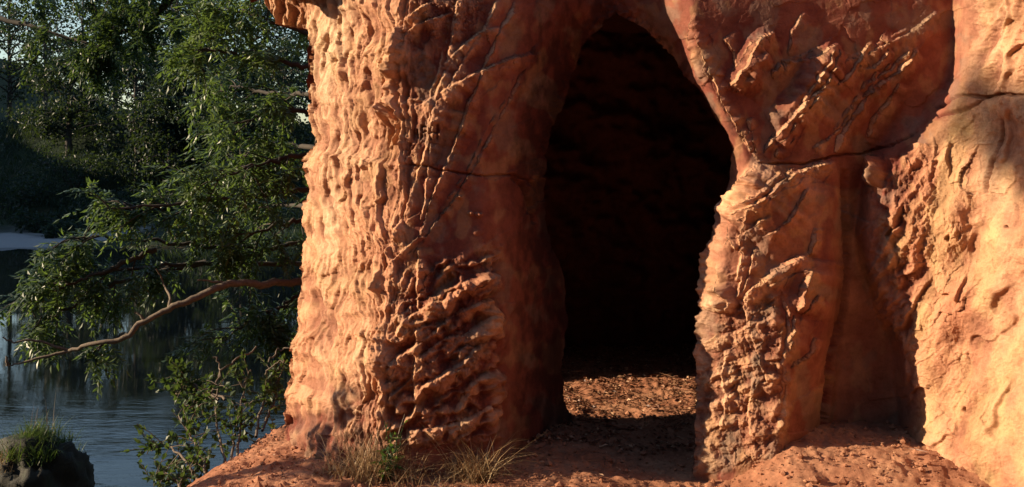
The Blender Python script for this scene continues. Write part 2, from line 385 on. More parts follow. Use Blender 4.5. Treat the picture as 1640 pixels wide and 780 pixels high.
# 3 front of left pillar, upper: knobbly bumps
A = region([(640,-30),(800,-30),(745,110),(700,290),(640,290),(635,120)], 18)
H += A * (0.014 * fbm(PX / 26, PY / 34, 33, 4) - 0.010)
B = region([(655,0),(775,0),(760,45),(725,60),(690,60),(668,30)], 8)
H += B * 0.012 * np.abs(fbm(PX / 7, PY / 7, 34, 2))
# 4 front of left pillar, lower: slanting steps
C = region([(612,560),(640,440),(690,420),(795,400),(800,700),(620,720)], 16)
qx = (PX * 0.86 - PY * 0.5); qy = (PX * 0.5 + PY * 0.86)
sl = 1 - 2 * np.abs(vn2(qx / 60, (qy + 10 * fbm(PX / 30, PY / 30, 35, 2)) / 22, 36))
H += C * (0.026 * sl + 0.020 * fbm(PX / 20, PY / 26, 37, 4))
# 5 right pillar lower block: knobs and pits
D = region([(1112,500),(1150,480),(1250,470),(1248,740),(1105,760)], 14)
d1, d2 = cell2(WX / 26, WY / 24, 38)
H += D * .6 * (-0.028 * sstep(0.5, 0.0, d1) * sstep(-.1, .3, vn2(PX / 60, PY / 60, 138)) + 0.026 * fbm(PX / 30, PY / 24, 39, 5) + .006 * fbm(PX / 8, PY / 8, 139, 2) + 0.008)
# 6 right wall: long slanting flutes and slabs
qx = (PX + 0.42 * PY); 
rough = sstep(-.15, .5, fbm(PX / 90, PY / 110, 141, 2))
H += wall_r * (0.040 * fbm(qx / 85, PY / 170, 41, 2) + rough * 0.016 * fbm(qx / 34, PY / 70, 42, 4) + 0.0025 * fbm(PX / 16, PY / 16, 43, 3))
slab = qx / 95 + .7 * fbm(PX / 80, PY / 120, 142, 3); slab -= np.floor(slab)
H += wall_r * .030 * (slab - sstep(.9, 1, slab)) * sstep(-.2, .3, vn2(PX / 100, PY / 90, 143))
E = region([(1392,250),(1470,250),(1500,330),(1480,430),(1455,560),(1400,500)], 14)
H += E * (0.020 * (1 - 2 * np.abs(vn2(qx / 26, PY / 80, 44))) + 0.014 * fbm(PX / 14, PY / 18, 45, 3))
G = region([(1545,-20),(1640,-20),(1700,150),(1600,160),(1560,110)], 14)
d1, d2 = cell2((WX + 0.4 * WY) / 30, WY / 105, 46)
H += G * (-0.032 * sstep(0.6, 0.1, d1))
# arch rim: crumbly
fx_ = PX + 5 * fbm(PX / 25, PY / 25, 150, 3); fy_ = PY + 5 * fbm(PX / 25, PY / 25, 151, 3)
lit = np.clip(wall_r + A + C + D, 0, 1)
H += (lit - .5 * A) * (1 - .45 * wall_r * sstep(1530, 1600, PX)) * (.016 * facets((fx_ + .35 * fy_) / 42, fy_ / 62, 1) + .008 * facets(fx_ / 17, fy_ / 21, 2) + .0036 * facets(fx_ / 7, fy_ / 7.5, 3) + .0015 * facets(fx_ / 3, fy_ / 3, 13))
H += left_face * (.014 * facets(wx / 20, wy / 80, 4, 1.0, .6) + .0075 * facets(wx / 9, wy / 36, 5, 1, .6) + .0034 * facets(fx_ / 5, fy_ / 9, 6) + .0016 * facets(fx_ / 2.6, fy_ / 4, 16))
H += calm * (1 - lit) * (.0070 * facets((fx_ + .4 * fy_) / 85, fy_ / 70, 7, 1.0, .35) + .0020 * facets((fx_ + .5 * fy_) / 24, fy_ / 20, 8) + .0009 * facets(fx_ / 8, fy_ / 8, 18) + .0004 * facets(fx_ / 3.2, fy_ / 3.2, 19))
rim = region([(840,300),(880,180),(930,60),(965,5),(1000,0),(1060,60),(1110,130),(1060,140),(1000,60),(960,60),(920,160),(900,300)], 12)
H += rim * (0.010 * fbm(PX / 12, PY / 12, 47, 3) + .010 * facets(fx_ / 16, fy_ / 16, 9))
d1, d2 = 0, 0

# --- traced crests.  op 'add' for broad ramps, 'max' for thin veins
LEFT_V = [
 ([(800,-5),(790,20),(775,50),(745,95),(725,130),(700,165),(690,210),(680,250),(668,290),(650,340),(630,390),(612,430)], .016, 5, 9),
 ([(830,-5),(815,30),(800,48),(790,75),(775,110),(765,140),(750,170),(740,205),(722,250),(700,300),(688,330),(677,370),(668,400)], .017, 5, 10),
 ([(735,-5),(728,30),(725,60),(718,90),(712,120),(700,150),(693,190),(688,250),(684,290),(682,330),(672,360)], .018, 5, 10),
 ([(672,395),(671,430),(670,470),(672,510),(668,550),(666,600),(666,660)], .020, 5, 12),
 ([(870,60),(850,90),(845,100),(815,160),(790,210),(760,270),(740,300),(725,325),(700,355),(680,385),(660,410)], .010, 4, 8),
 ([(868,85),(840,90),(815,95),(790,105),(765,118),(745,128),(722,140),(700,152),(680,165),(660,175)], .022, 6, 16),
 ([(800,45),(775,50),(755,65),(735,80),(720,95),(708,112)], .022, 6, 18),
 ([(690,5),(670,18),(648,35),(640,50),(635,75),(632,100),(628,130),(618,170),(612,200)], .03, 9, 14),
 ([(725,20),(700,30),(670,40),(655,50),(645,70),(638,95),(632,130),(626,170)], .02, 5, 10),
 ([(700,165),(672,160),(650,160),(640,175),(632,205)], .015, 5, 9),
 ([(695,160),(660,168),(648,185),(640,215),(635,240)], .012, 4, 9),
 ([(690,380),(672,380),(655,395),(640,410),(628,425),(618,445)], .012, 4, 6),
 ([(675,340),(655,352),(640,370),(630,390),(615,420)], .012, 4, 6),
 ([(790,480),(765,488),(740,498),(715,515),(700,530),(680,545),(660,560),(640,570),(620,600)], .026, 6, 18),
 ([(790,500),(770,520),(745,535),(720,540),(700,550),(685,565),(668,575)], .022, 5, 12),
 ([(785,545),(760,560),(740,580),(715,595),(690,610),(670,625)], .022, 6, 16),
 ([(745,455),(730,460),(712,480),(690,485),(670,500),(650,515),(636,540)], .026, 7, 18),
 ([(800,590),(775,600),(755,615),(740,640),(730,660)], .022, 6, 14),
 ([(790,650),(760,665),(735,678),(710,685),(680,690),(650,692)], .022, 6, 16),
 ([(640,250),(630,265),(615,262),(600,255),(570,250),(540,252),(505,240)], .014, 8, 14),
 ([(790,440),(765,448),(745,455),(725,470)], .03, 10, 18),
 ([(612,430),(608,470),(612,520),(606,570),(612,620),(605,690)], .02, 6, 10),
]
RIGHT_V = [
 ([(1115,22),(1108,40),(1118,62),(1128,88),(1138,112),(1150,140),(1158,162),(1168,178),(1182,200),(1196,222),(1210,250),(1218,262)], .016, 6, 10),
 ([(1108,40),(1106,62),(1112,85),(1118,110),(1124,125)], .018, 5, 8),
 ([(1128,88),(1132,98),(1128,118)], .014, 4, 6),
 ([(1150,138),(1168,142),(1185,132),(1200,128)], .016, 4, 10),
 ([(1140,125),(1148,120),(1160,122)], .014, 4, 8),
 ([(1198,190),(1202,205),(1205,225),(1214,250)], .016, 4, 8),
 ([(1178,195),(1182,212),(1195,225),(1204,245)], .014, 4, 8),
 ([(1408,62),(1422,70),(1418,85),(1408,100),(1395,110),(1380,112),(1368,95)], .02, 5, 10),
 ([(1395,68),(1380,85),(1372,100),(1360,118),(1345,130),(1325,140),(1305,150),(1290,158),(1275,175),(1262,195),(1250,208),(1235,228),(1220,248)], .022, 6, 12),
 ([(1268,182),(1270,200),(1258,220),(1245,232),(1243,255)], .016, 4, 10),
 ([(1275,172),(1255,205),(1235,232)], .014, 4, 8),
 ([(1300,135),(1290,150),(1278,165)], .014, 4, 8),
 ([(1470,80),(1455,95),(1440,110),(1420,128),(1398,140),(1385,158),(1370,178),(1355,200),(1342,220),(1338,248)], .028, 9, 14),
 ([(1458,78),(1440,96),(1425,112),(1410,120),(1400,128)], .018, 5, 8),
 ([(1400,112),(1398,130),(1392,145),(1378,160)], .02, 6, 9),
 ([(1248,102),(1240,115),(1232,118)], .016, 5, 8),
 # right pillar
 ([(1338,260),(1310,266),(1290,272),(1268,280),(1255,290),(1240,300),(1225,318),(1205,330),(1185,345),(1175,352)], .030, 9, 16),
 ([(1268,270),(1268,282),(1262,295)], .014, 4, 8),
 ([(1232,350),(1215,358),(1200,368),(1190,378),(1170,382)], .022, 7, 14),
 ([(1180,350),(1172,365),(1170,380),(1175,392),(1182,400)], .02, 5, 10),
 ([(1182,392),(1190,405),(1192,425),(1188,445),(1184,470),(1180,480)], .018, 5, 9),
 ([(1210,418),(1200,440),(1192,462),(1186,480)], .014, 4, 7),
 ([(1184,435),(1170,440),(1160,445),(1148,448)], .012, 4, 7),
 ([(1178,382),(1165,392),(1150,398),(1142,402)], .016, 4, 8),
 ([(1305,365),(1303,380),(1300,395),(1296,408)], .02, 7, 10),
 ([(1296,408),(1280,412),(1262,422),(1245,432),(1232,445),(1222,455),(1205,462),(1190,485)], .026, 8, 14),
 ([(1290,430),(1270,438),(1250,448),(1230,458),(1210,472),(1195,488),(1182,500)], .016, 4, 9),
 ([(1185,480),(1196,495),(1202,515),(1206,540),(1215,570),(1228,605),(1232,620)], .016, 4, 9),
 ([(1155,452),(1160,470),(1170,485),(1165,500)], .016, 4, 8),
 ([(1292,430),(1282,455),(1278,480),(1270,510),(1264,540),(1258,570)], .02, 7, 14),
 ([(1250,468),(1262,500),(1262,540),(1250,580),(1258,620),(1252,660),(1242,700)], .016, 5, 10),
 ([(1308,540),(1300,560),(1290,570),(1275,580),(1262,590)], .014, 4, 8),
 ([(1215,262),(1200,285),(1190,310),(1165,325),(1155,350),(1150,380),(1135,410),(1128,450),(1130,490),(1122,540),(1120,600)], .03, 10, 12),
 ([(1128,620),(1150,600),(1180,585),(1205,580),(1230,575),(1255,572)], .014, 6, 12),
]
RIGHT_V += [
 ([(1500,20),(1470,45),(1440,62),(1405,78),(1380,92),(1350,98),(1310,104)], .016, 6, 20),
 ([(1380,150),(1362,172),(1350,200),(1325,225),(1300,240)], .014, 5, 14),
 ([(1440,130),(1425,160),(1400,190),(1388,230)], .014, 5, 14),
 ([(1160,60),(1176,84),(1180,110)], .012, 5, 14),
 ([(1290,20),(1270,50),(1262,90)], .010, 5, 16),
 ([(1330,80),(1322,100),(1310,118),(1298,135)], .02, 5, 14),
 ([(1345,70),(1328,78),(1312,88),(1296,96),(1270,100),(1250,98)], .020, 6, 16),
 ([(1345,78),(1335,96),(1318,128),(1300,160),(1284,182),(1262,196)], .024, 7, 16),
 ([(1240,52),(1222,60),(1208,72),(1198,92),(1190,108),(1176,128),(1165,142)], .024, 6, 16),
 ([(1226,86),(1212,90),(1196,100),(1188,112)], .018, 5, 12),
 ([(1225,300),(1205,318),(1190,330),(1172,345)], .018, 6, 10),
 ([(1248,275),(1232,290),(1214,308),(1196,322)], .018, 6, 10),
 ([(1262,290),(1240,312),(1222,328),(1200,342),(1180,362)], .020, 6, 10),
 ([(1165,350),(1158,380),(1142,405),(1134,440),(1138,470),(1130,500)], .022, 7, 12),
 ([(1148,415),(1156,440),(1150,470),(1160,500)], .018, 6, 10),
 ([(1200,330),(1192,360),(1184,385),(1188,415),(1180,450)], .020, 6, 12),
 ([(1210,395),(1204,430),(1192,465),(1196,500),(1206,540)], .018, 6, 12),
 ([(1290,300),(1272,330),(1262,350),(1240,372),(1220,380)], .014, 5, 14),
 ([(1310,470),(1290,490),(1275,520),(1268,560)], .014, 5, 14),
 ([(1245,500),(1228,515),(1205,520),(1180,535),(1150,540),(1125,555)], .016, 7, 14),
 ([(1250,600),(1225,612),(1190,620),(1160,640),(1130,650)], .014, 7, 14),
 ([(1165,560),(1158,600),(1164,640),(1156,690)], .014, 6, 14),
 ([(1205,560),(1210,600),(1200,650),(1206,700)], .014, 6, 14),
]
RAMPS = [  # broad patches turned to the sun: crest on their lee edge
 ([(1235,262),(1228,282),(1215,300),(1200,320),(1180,340),(1168,352)], .085, 34, 150),
 ([(1238,52),(1222,58),(1205,70),(1196,88),(1190,105),(1180,118),(1168,135)], .055, 15, 90),
 ([(1225,88),(1215,100),(1198,106),(1188,112)], .028, 9, 22),
 ([(1208,112),(1202,128),(1193,142)], .035, 10, 30),
 ([(1345,75),(1325,88),(1308,105),(1295,125),(1280,148),(1265,165),(1250,188),(1230,196)], .075, 22, 110),
 ([(1292,412),(1288,440),(1280,465),(1272,500)], .05, 16, 80),
 ([(1285,412),(1262,428),(1240,440),(1228,455)], .035, 12, 40),
 ([(1150,455),(1152,475),(1146,500)], .05, 15, 40),
 ([(1405,255),(1412,275),(1405,300)], .10, 22, 12),
 ([(1452,75),(1448,95),(1440,108)], .02, 10, 14),
 # left
 ([(790,430),(760,445),(730,470),(690,500),(650,530)], .035, 22, 50),
 ([(800,500),(775,530),(740,560),(700,590),(655,620)], .035, 22, 50),
 ([(785,590),(792,620),(785,650)], .035, 20, 30),
 ([(760,400),(738,300),(735,420)], .0, 5, 5),
 ([(755,100),(740,130),(712,170),(700,230)], .045, 40, 60),
 ([(610,385),(600,380)], .0, 5, 5),
]
i = 0
for L in (LEFT_V, RIGHT_V):
    for pts, h, wl, wr in L:
        if L is LEFT_V: h = h * 1.05
        q_ = np.array(pts, float); o_ = (7 + 6 * vn2(q_[:, 1] / 30 + i, q_[:, 1] * 0 + .5, 320)) * (1 if i % 2 else -1)
        q_[:, 0] += o_; q_[:, 1] += o_ * .5
        if i % 3 != 0 and len(q_) > 4: q_ = q_[1:-1]; ridge(q_, h * .7, wl * .35 + 1.2, wr * 1.2, 'max', seed=i + 90, wob=1.2, ends=.3, lin=True)
        i += 1; ridge(pts, h * 1.45, wl * .5 + 1.4, wr * 1.7 + 2, 'max', seed=i, wob=.7, ends=.09, lin=True)
VEIN *= np.clip(1 + .22 * fbm(PX / 12, PY / 12, 330, 3), .5, 1.4)
for pts, h, wl, wr in RAMPS:
    if h: i += 1; ridge(pts, h, wl, wr, 'add', seed=i, ends=0.25)
# small bosses on the shaded front
for x, y, r, h in [(736,316,7,.03),(753,342,6,.03),(766,342,8,.035),(726,440,6,.02),(765,372,10,.012),(742,425,9,.022)]:
    d = np.hypot(WX - x, (WY - y) * 1.2); H += h * sstep(r, 0, d)
# cracks
groove([(636,262),(680,266),(720,275),(770,281),(820,280),(850,290),(862,310)], .018, 3)
groove([(820,282),(840,300),(850,330),(856,360)], .03, 6)
groove([(1212,262),(1250,262),(1290,262),(1330,250),(1380,246),(1430,230),(1470,210)], .022, 3.2)
groove([(1495,175),(1510,168),(1530,155),(1550,150),(1575,155),(1600,150),(1640,152),(1700,150)], .03, 4)
groove([(1500,185),(1530,178),(1555,165),(1575,150)], .03, 4)
groove([(1352,270),(1352,330),(1358,420),(1352,500),(1330,580),(1322,660),(1320,700)], .05, 8)
groove([(1600,190),(1595,230),(1580,270),(1575,310)], .03, 5)
groove([(1500,255),(1490,290),(1500,310)], .02, 5)
groove([(1450,330),(1440,360),(1420,380)], .03, 5)
for x, y, r in [(1522,380,6),(1612,365,5),(1548,655,5)]:
    H -= .04 * sstep(r, 0, np.hypot(WX - x, WY - y))
# carved initials, worn: strokes sunk into the face
for pts in [[(655,228),(655,250)],[(648,238),(664,250)],[(664,232),(650,252)],[(668,205),(668,222)],[(676,200),(674,224)],[(676,202),(686,204)],[(684,210),(676,213)],[(692,200),(690,224)],[(692,212),(700,212)],[(702,198),(700,224)],[(661,205),(661,224)],[(661,214),(668,214)]]:
    groove([pts[0], pts[1]], .016, 3.0)

# --- geometry with normals
bx = (PX - CX) / F * Y; bz = EYE - (PY - HY) / F * Y
P = np.stack([bx, Y, bz], -1)
Ys = gauss_rows(gauss_rows(Y, 11, 1), 11, 0)
Q = np.stack([(PX - CX) / F * Ys, Ys, EYE - (PY - HY) / F * Ys], -1)
Nn = np.cross(np.gradient(Q, axis=1), np.gradient(Q, axis=0)); Nn /= np.linalg.norm(Nn, axis=-1)[..., None] + 1e-9
s = np.sign((Nn * -Q).sum(-1))[..., None]; s[s == 0] = 1; Nn *= s      # towards the open side
P = P + Nn * (H + VEIN)[..., None]

# --- outline of the rock and of the cave mouth
silx = np.interp(gy, [-400,0,38,46,60,230,260,450,560,660,720,790,850], [420,430,440,492,497,497,493,481,470,457,452,445,440]) \
     + 4 * vn2(gy / 33, gy * 0 + .5, 50) + 1.2 * vn2(gy / 9, gy * 0 + .5, 51)
OL = [(20,984),(26,976),(33,966),(42,962),(55,947),(70,935),(95,929),(130,914),(165,904),(190,890),(225,880),(260,872),(300,868),(350,872),(390,885),(430,900),(470,905),(520,908),(560,902),(600,903),(640,906),(665,913),(700,912),(850,908)]
OR = [(20,986),(26,998),(33,1012),(40,1022),(48,1036),(60,1048),(75,1063),(95,1080),(115,1094),(130,1108),(150,1124),(170,1139),(195,1148),(215,1163),(240,1172),(262,1172),(290,1165),(340,1155),(370,1144),(420,1131),(450,1128),(490,1124),(530,1120),(600,1117),(680,1114),(850,1110)]
oL = np.interp(gy, *zip(*OL)) + 5 * vn2(gy / 31, gy * 0 + .5, 52) + 1.5 * vn2(gy / 9, gy * 0 + .5, 53)
oR = np.interp(gy, *zip(*OR)) + 4 * vn2(gy / 27, gy * 0 + .5, 54) 
cxm = 0.5 * (gx[1:] + gx[:-1])[None, :]
rowm = lambda a: 0.5 * (a[1:] + a[:-1])[:, None]
hole = (cxm > rowm(oL)) & (cxm < rowm(oR)) & (rowm(gy) > 20)
keep = (cxm > rowm(silx)) & ~hole

idx = np.arange(NR * NC).reshape(NR, NC)
quads = grid_quads(NR, NC, keep)
# boundary edges of the kept cells
Kp = np.pad(keep, 1, constant_values=False)
vert_e = []
a = Kp[1:-1, :-1] != Kp[1:-1, 1:]          # vertical edges between columns j-1 and j, vertex column j
rr, cc = np.nonzero(a); vert_e.append(np.stack([idx[rr, cc], idx[rr + 1, cc]], 1))
a = Kp[:-1, 1:-1] != Kp[1:, 1:-1]
rr, cc = np.nonzero(a); vert_e.append(np.stack([idx[rr, cc], idx[rr, cc + 1]], 1))
edges = np.concatenate(vert_e)
bv = np.unique(edges); V0 = P.reshape(-1, 3)
vpx = PX.reshape(-1)[bv]; vpy = PY.reshape(-1)[bv]; pos = V0[bv]
is_hole = (vpx > 700) & (vpx < 1300) & (vpy > 15) & (vpy < 829) ; is_sil = (vpx < 560) & (vpy > -399)
is_top = vpy <= -399; is_right = vpx > 2000
layers = [pos]
def back(kind_off):
    q = pos.copy()
    for m, f in kind_off: q[m] = f(pos[m], vpx[m], vpy[m])
    return q
cxw = at(1010, 0, 5.4)[0]
def hole_off(dy, out):
    def f(p, px, py):
        u = np.stack([np.where(px < 1010, -1.0, 1.0) * out * np.clip(np.abs(px - 1000) / 60, 0, 1), np.full(len(p), dy), out * 0.7 * sstep(200, 40, py)], 1)
        return p + u
    return f
def sil_off(dx, dy): return lambda p, px, py: p + np.array([dx, dy, 0])
def back_off(dy, dz): return lambda p, px, py: p + np.array([0, dy, dz])
layers.append(back([(is_hole, hole_off(.04, .01)), (is_sil, sil_off(.01, .08)), (is_top, back_off(1, .3)), (is_right, back_off(0, 0))]))
layers.append(back([(is_hole, hole_off(.15, .10)), (is_sil, sil_off(.10, .12)), (is_top, back_off(3, .6)), (is_right, sil_off(1, 0))]))
def hole_far(p, px, py):
    q = hole_off(.9, .45)(p, px, py); l = px < 1010; q[l, 0] = p[l, 0] - .8; q[l, 1] = p[l, 1] + .0 + .06; return q
layers.append(back([(is_hole, hole_far), (is_sil, sil_off(.9, .14)), (is_top, back_off(7, .9)), (is_right, sil_off(3, .2))]))
remap = -np.ones(NR * NC, np.int64); remap[bv] = np.arange(len(bv))
E0 = remap[edges]; base = NR * NC; allv = [V0]; allq = [quads]
prev = edges
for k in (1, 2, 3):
    cur = E0 + base; allv.append(layers[k] + rng.normal(0, .004, layers[k].shape)); base += len(bv)
    allq.append(np.stack([prev[:, 0], prev[:, 1], cur[:, 1], cur[:, 0]], 1)); prev = cur
V = np.concatenate(allv); QD = np.concatenate(allq)

# --- colour weights (stone tones, with sunlight and shade painted into them)
pale = 0.10 + 0.85 * left_face * sstep(760, 560, PY + 20 * fbm(PX / 60, PY / 60, 60, 2)) + 0.85 * wall_r * (0.7 + .3 * sstep(1440, 1500, PX))  # faces turned to the sun are coloured paler
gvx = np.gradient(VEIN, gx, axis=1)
pale += 0.9 * sstep(.0015, .005, gvx) + .12 * sstep(.004, .02, VEIN) + 0.25 * C + 0.25 * A + .55 * D + .3 * region([(1120,300),(1200,255),(1320,260),(1300,480),(1120,500)], 16)  # sunward vein flanks and lit blocks painted paler, as sunlight
pale += .35 * region([(1345,330),(1400,300),(1460,560),(1450,710),(1330,710),(1350,500)], 14)  # recess coloured lighter, standing in for sky light
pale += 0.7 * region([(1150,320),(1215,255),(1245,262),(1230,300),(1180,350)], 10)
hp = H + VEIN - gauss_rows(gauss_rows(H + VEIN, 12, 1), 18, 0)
pale += np.clip(hp / .010, -1, 1) * .40 * np.clip(left_face + lit + .3, 0, 1)  # weathered crests pale; shade of the hollows also put into the colour
pale += .22 * wall_r * sstep(300, 420, PY) * sstep(1440, 1500, PX) + .18 * left_face * sstep(230, 340, PY) * sstep(680, 560, PY)  # sunlit middles of both faces brightened further by colour
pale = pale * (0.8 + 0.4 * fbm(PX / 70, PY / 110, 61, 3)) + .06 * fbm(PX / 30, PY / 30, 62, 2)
ochre = 0.3 * wall_r * sstep(0.0, .55, fbm((PX + .2 * PY) / 70, PY / 240, 63, 3) + .5 * sstep(1520, 1600, PX) * sstep(300, 500, PY) - .1)
ochre += 0.15 * sstep(.1, .5, fbm(PX / 40, PY / 60, 65, 3))
grey = 0.5 * sstep(.15, .5, fbm(PX / 60, PY / 70, 64, 4)) * (1 - left_face) * (1 - wall_r) + .45 * left_face * sstep(600, 740, PY) * sstep(-.2, .4, fbm(PX / 20, PY / 60, 66, 3))
grey += .25 * region([(1112,560),(1240,540),(1245,740),(1105,750)], 20) * sstep(-.1, .4, fbm(PX / 30, PY / 30, 67, 3))
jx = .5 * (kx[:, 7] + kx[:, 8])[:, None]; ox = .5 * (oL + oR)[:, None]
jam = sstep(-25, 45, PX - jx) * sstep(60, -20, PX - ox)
stain_shade = jam * (.18 + .5 * sstep(-.5, .8, fbm(PX / 14, PY / 34, 160, 5) + .8 * sstep(60, 5, np.abs(PX - oL[:, None]))))  # black staining at the mouth, plus shade painted over the jamb
stain_shade += .6 * sstep(40, 5, np.abs(PX - oR[:, None])) * sstep(-.2, .7, fbm(PX / 14, PY / 20, 161, 5)) * sstep(300, 200, PY) * sstep(0, 40, PY)
stain_shade = np.clip(stain_shade, 0, .92); pale = pale * (1 - jam)
grit = np.clip(.22 + left_face + wall_r + A + C + D + sstep(.0015, .004, gvx), 0, 1)
def ext(a, tail):
    a = np.clip(a, 0, 1).reshape(-1); return np.concatenate([a] + [np.full(len(bv), tail)] * 3)
used = np.zeros(len(V), bool); used[QD.reshape(-1)] = True
new = np.cumsum(used) - 1
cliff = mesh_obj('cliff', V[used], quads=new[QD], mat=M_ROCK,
                 attrs={'pale': ext(pale, .1)[used], 'ochre': ext(ochre, 0)[used], 'grey': ext(grey, .1)[used], 'grit': ext(grit, 1.0)[used], 'stain_shade': ext(stain_shade, .6)[used]})
tag(cliff, 'red sandstone cliff carved with a pointed cave mouth, fluted pillar on its left', kind='structure')
del PX, PY, WX, WY, P, Q, Nn, V, QD, allv, allq

# --- the chamber behind: inner walls and roof, with a river-side opening that lets the sun in
def sheet(name, u, v, f, keepf=None, tint=.1, parent=None):
    U, W_ = np.meshgrid(u, v); p = f(U, W_)
    k = None
    if keepf is not None:
        um = .5 * (u[1:] + u[:-1])[None, :]; vm = .5 * (v[1:] + v[:-1])[:, None]; k = keepf(um + 0 * vm, vm + 0 * um)
    q = grid_quads(len(v), len(u), k)
    n = U.size
    return mesh_obj(name, p, quads=q, mat=M_ROCK, parent=parent, attrs={'pale': np.full(n, tint), 'ochre': np.zeros(n), 'grey': np.full(n, .15), 'grit': np.full(n, 1.0), 'stain_shade': np.full(n, .25)})  # chamber rock darkened by colour to deepen the cave's shade
ch = empty('cave_chamber', (0, 7.5, 0)); tag(ch, 'dark rough rock chamber behind the pointed cave mouth', kind='structure')
def wall_back(x, z):
    n = .14 * fbm(x / .7, z / .6 + x * .7, 70, 4) + .05 * fbm(x / .2, z / .12, 71, 3)
    return np.stack([x, 8.7 + 1.5 * n - .25 * np.clip(z - 1.2, 0, 2), z], -1)
def wall_right(y, z):
    n = .12 * fbm(y / .8, z / .4, 72, 4) + .03 * fbm(y / .15, z / .12, 73, 3)
    return np.stack([1.75 + n + .25 * (y - 6) * .5 , y, z], -1)
def wall_left(y, z):
    n = .05 * fbm(y / .6, z / .4, 74, 4)
    return np.stack([-1.22 + n, y, z], -1)
def roof(x, y):
    n = .12 * fbm(x / .7, y / .7, 75, 4)
    return np.stack([x, y, 2.75 + n], -1)
for nm, u, v, f, kf in (
    ('back_rock', np.arange(-1.7, 3.2, .025), np.arange(-.6, 3.2, .025), wall_back, None),
    ('side_rock', np.arange(5.5, 10.9, .03), np.arange(-.6, 3.2, .03), wall_right, None),
    ('river_side_rock', np.arange(6.05, 10.9, .03), np.arange(-3.0, 3.6, .03), wall_left, lambda y, z: ~((y > 6.08) & (y < 7.22 + .06 * np.sin(z * 9) - .25 * np.clip(z - .7, 0, 1)) & (z < 1.25) & (z > -.25))),
    ('roof_rock', np.arange(-1.7, 3.2, .03), np.arange(5.6, 10.9, .03), roof, None)):
    o = sheet(nm, u, v, f, kf, 0, ch); o.location = (0, -7.5, 0); tag(o, kind='structure')

# ------------------------------------------------------------------ ground, one sheet from the path to beyond the far bank
def axis(pieces):
    out = []
    for a, b, st in pieces: out.append(np.arange(a, b, st))
    return np.concatenate(out)
xs = axis([(-400,-150,12),(-150,-60,2.5),(-60,-8,.45),(-8,-3,.08),(-3,3,.0125),(3,6,.08),(6,40,2),(40,400,15)])
ys = axis([(-60,0,3),(0,3.6,.12),(3.6,4.4,.03),(4.4,7.6,.0125),(7.6,10,.03),(10,40,.25),(40,95,.5),(95,160,3),(160,700,20)])
GX, GY = np.meshgrid(xs, ys)
edge = np.interp(ys, [-60,0,3.5,4.9,5.5,6.15,7,12,60], [-2.6,-2.6,-2.1,-1.84,-1.62,-1.5,-1.35,-1.3,-1.3])[:, None]
de = edge + .06 * fbm(GX / .8, GY / .5, 80, 3) - GX                     # >0 beyond the path edge, towards the river
Z = -.02 + .02 * fbm(GX / .8, GY / .8, 81, 3) + .010 * fbm(GX / .12, GY / .12, 82, 4) * (np.abs(GX) < 4)
Z += np.where(np.abs(GX) < 4, .010 * np.abs(fbm(GX / .05, GY / .05, 83, 2)), 0)
Z += np.where(np.abs(GX) < 3, .012 * facets(GX / .07, GY / .09, 20) + .006 * facets(GX / .028, GY / .032, 21), 0)
mound = sstep(1.05, 1.45, GX) * sstep(4.3, 5.0, GY) * sstep(6.3, 5.4, GY)
Z += .17 * mound
Z += -.05 * sstep(.3, .9, GX) * sstep(1.4, .9, GX) * sstep(4.2, 5, GY) * sstep(6.6, 5.6, GY)
Z += .10 * sstep(-.9, -1.15, GX) * sstep(5.6, 6.0, GY) * 0
bank = -3.6 * sstep(-.05, 2.6, de) - .12 * sstep(-.7, .1, de)
Z = np.where(GY < 40, Z + bank, Z)
xr = GX * 0
far = sstep(44.5, 47.5, GY + 1.2 * fbm(GX / 9, GX * 0, 84, 2))
riverbed = -3.6
slope = -2.7 + .35 * sstep(46, 48, GY) + 6.9 * sstep(56, 74, GY + 3 * fbm(GX / 14, GY / 30, 85, 2) + .12 * (GX + 30)) + .9 * fbm(GX / 9, GY / 9, 86, 4) * sstep(50, 60, GY) + 0.12 * fbm(GX / 1.4, GY / 1.4, 87, 3)
Zr = riverbed + (slope - riverbed) * far
isnear = GX > edge - 6
Z = np.where(GY >= 40, np.where(GX > 6, np.maximum(Zr, -1), Zr), Z)
# unseen valley side added on the left to keep sun off the far bank
Z += 26 * sstep(-52, -85, GX + .25 * (GY - 40)) * sstep(26, 46, GY)
Z += 20 * sstep(-5, -22, GY + .3 * GX)  # unseen rise added behind the camera to block sky light
grassy = np.clip(np.maximum(sstep(.15, .6, de + .2 * fbm(GX, GY, 88, 3)), (GY > 40) * 1.0), 0, 1)
grassy = np.maximum(grassy, sstep(9.5, 11, GY))
shing = sstep(46, 47, GY) * sstep(57, 54, GY + 1.5 * fbm(GX / 4, GY / 2, 89, 2)) * sstep(-19, -22, GX + 1.5 * fbm(GX / 3, GY / 3, 90, 2)) * .75
g = mesh_obj('ground', np.stack([GX, GY, Z], -1), quads=grid_quads(len(ys), len(xs)), mat=M_SOIL, attrs={'grassy': grassy, 'shingle': shing})
tag(g, 'trodden red soil path falling away to the river, grassy bank opposite', kind='structure')
def ground_z(x, y):
    j = np.clip(np.searchsorted(xs, x), 0, len(xs) - 1); i_ = np.clip(np.searchsorted(ys, y), 0, len(ys) - 1)
    return Z[i_, j]
wtr = mesh_obj('river', np.array([(-300, -60, -2.5), (-1.6, -60, -2.5), (-1.6, 60, -2.5), (-300, 60, -2.5)]), quads=[(0, 1, 2, 3)], mat=M_WATER, smooth=False)
tag(wtr, 'dark rippled river reflecting trees and blue sky', kind='structure')

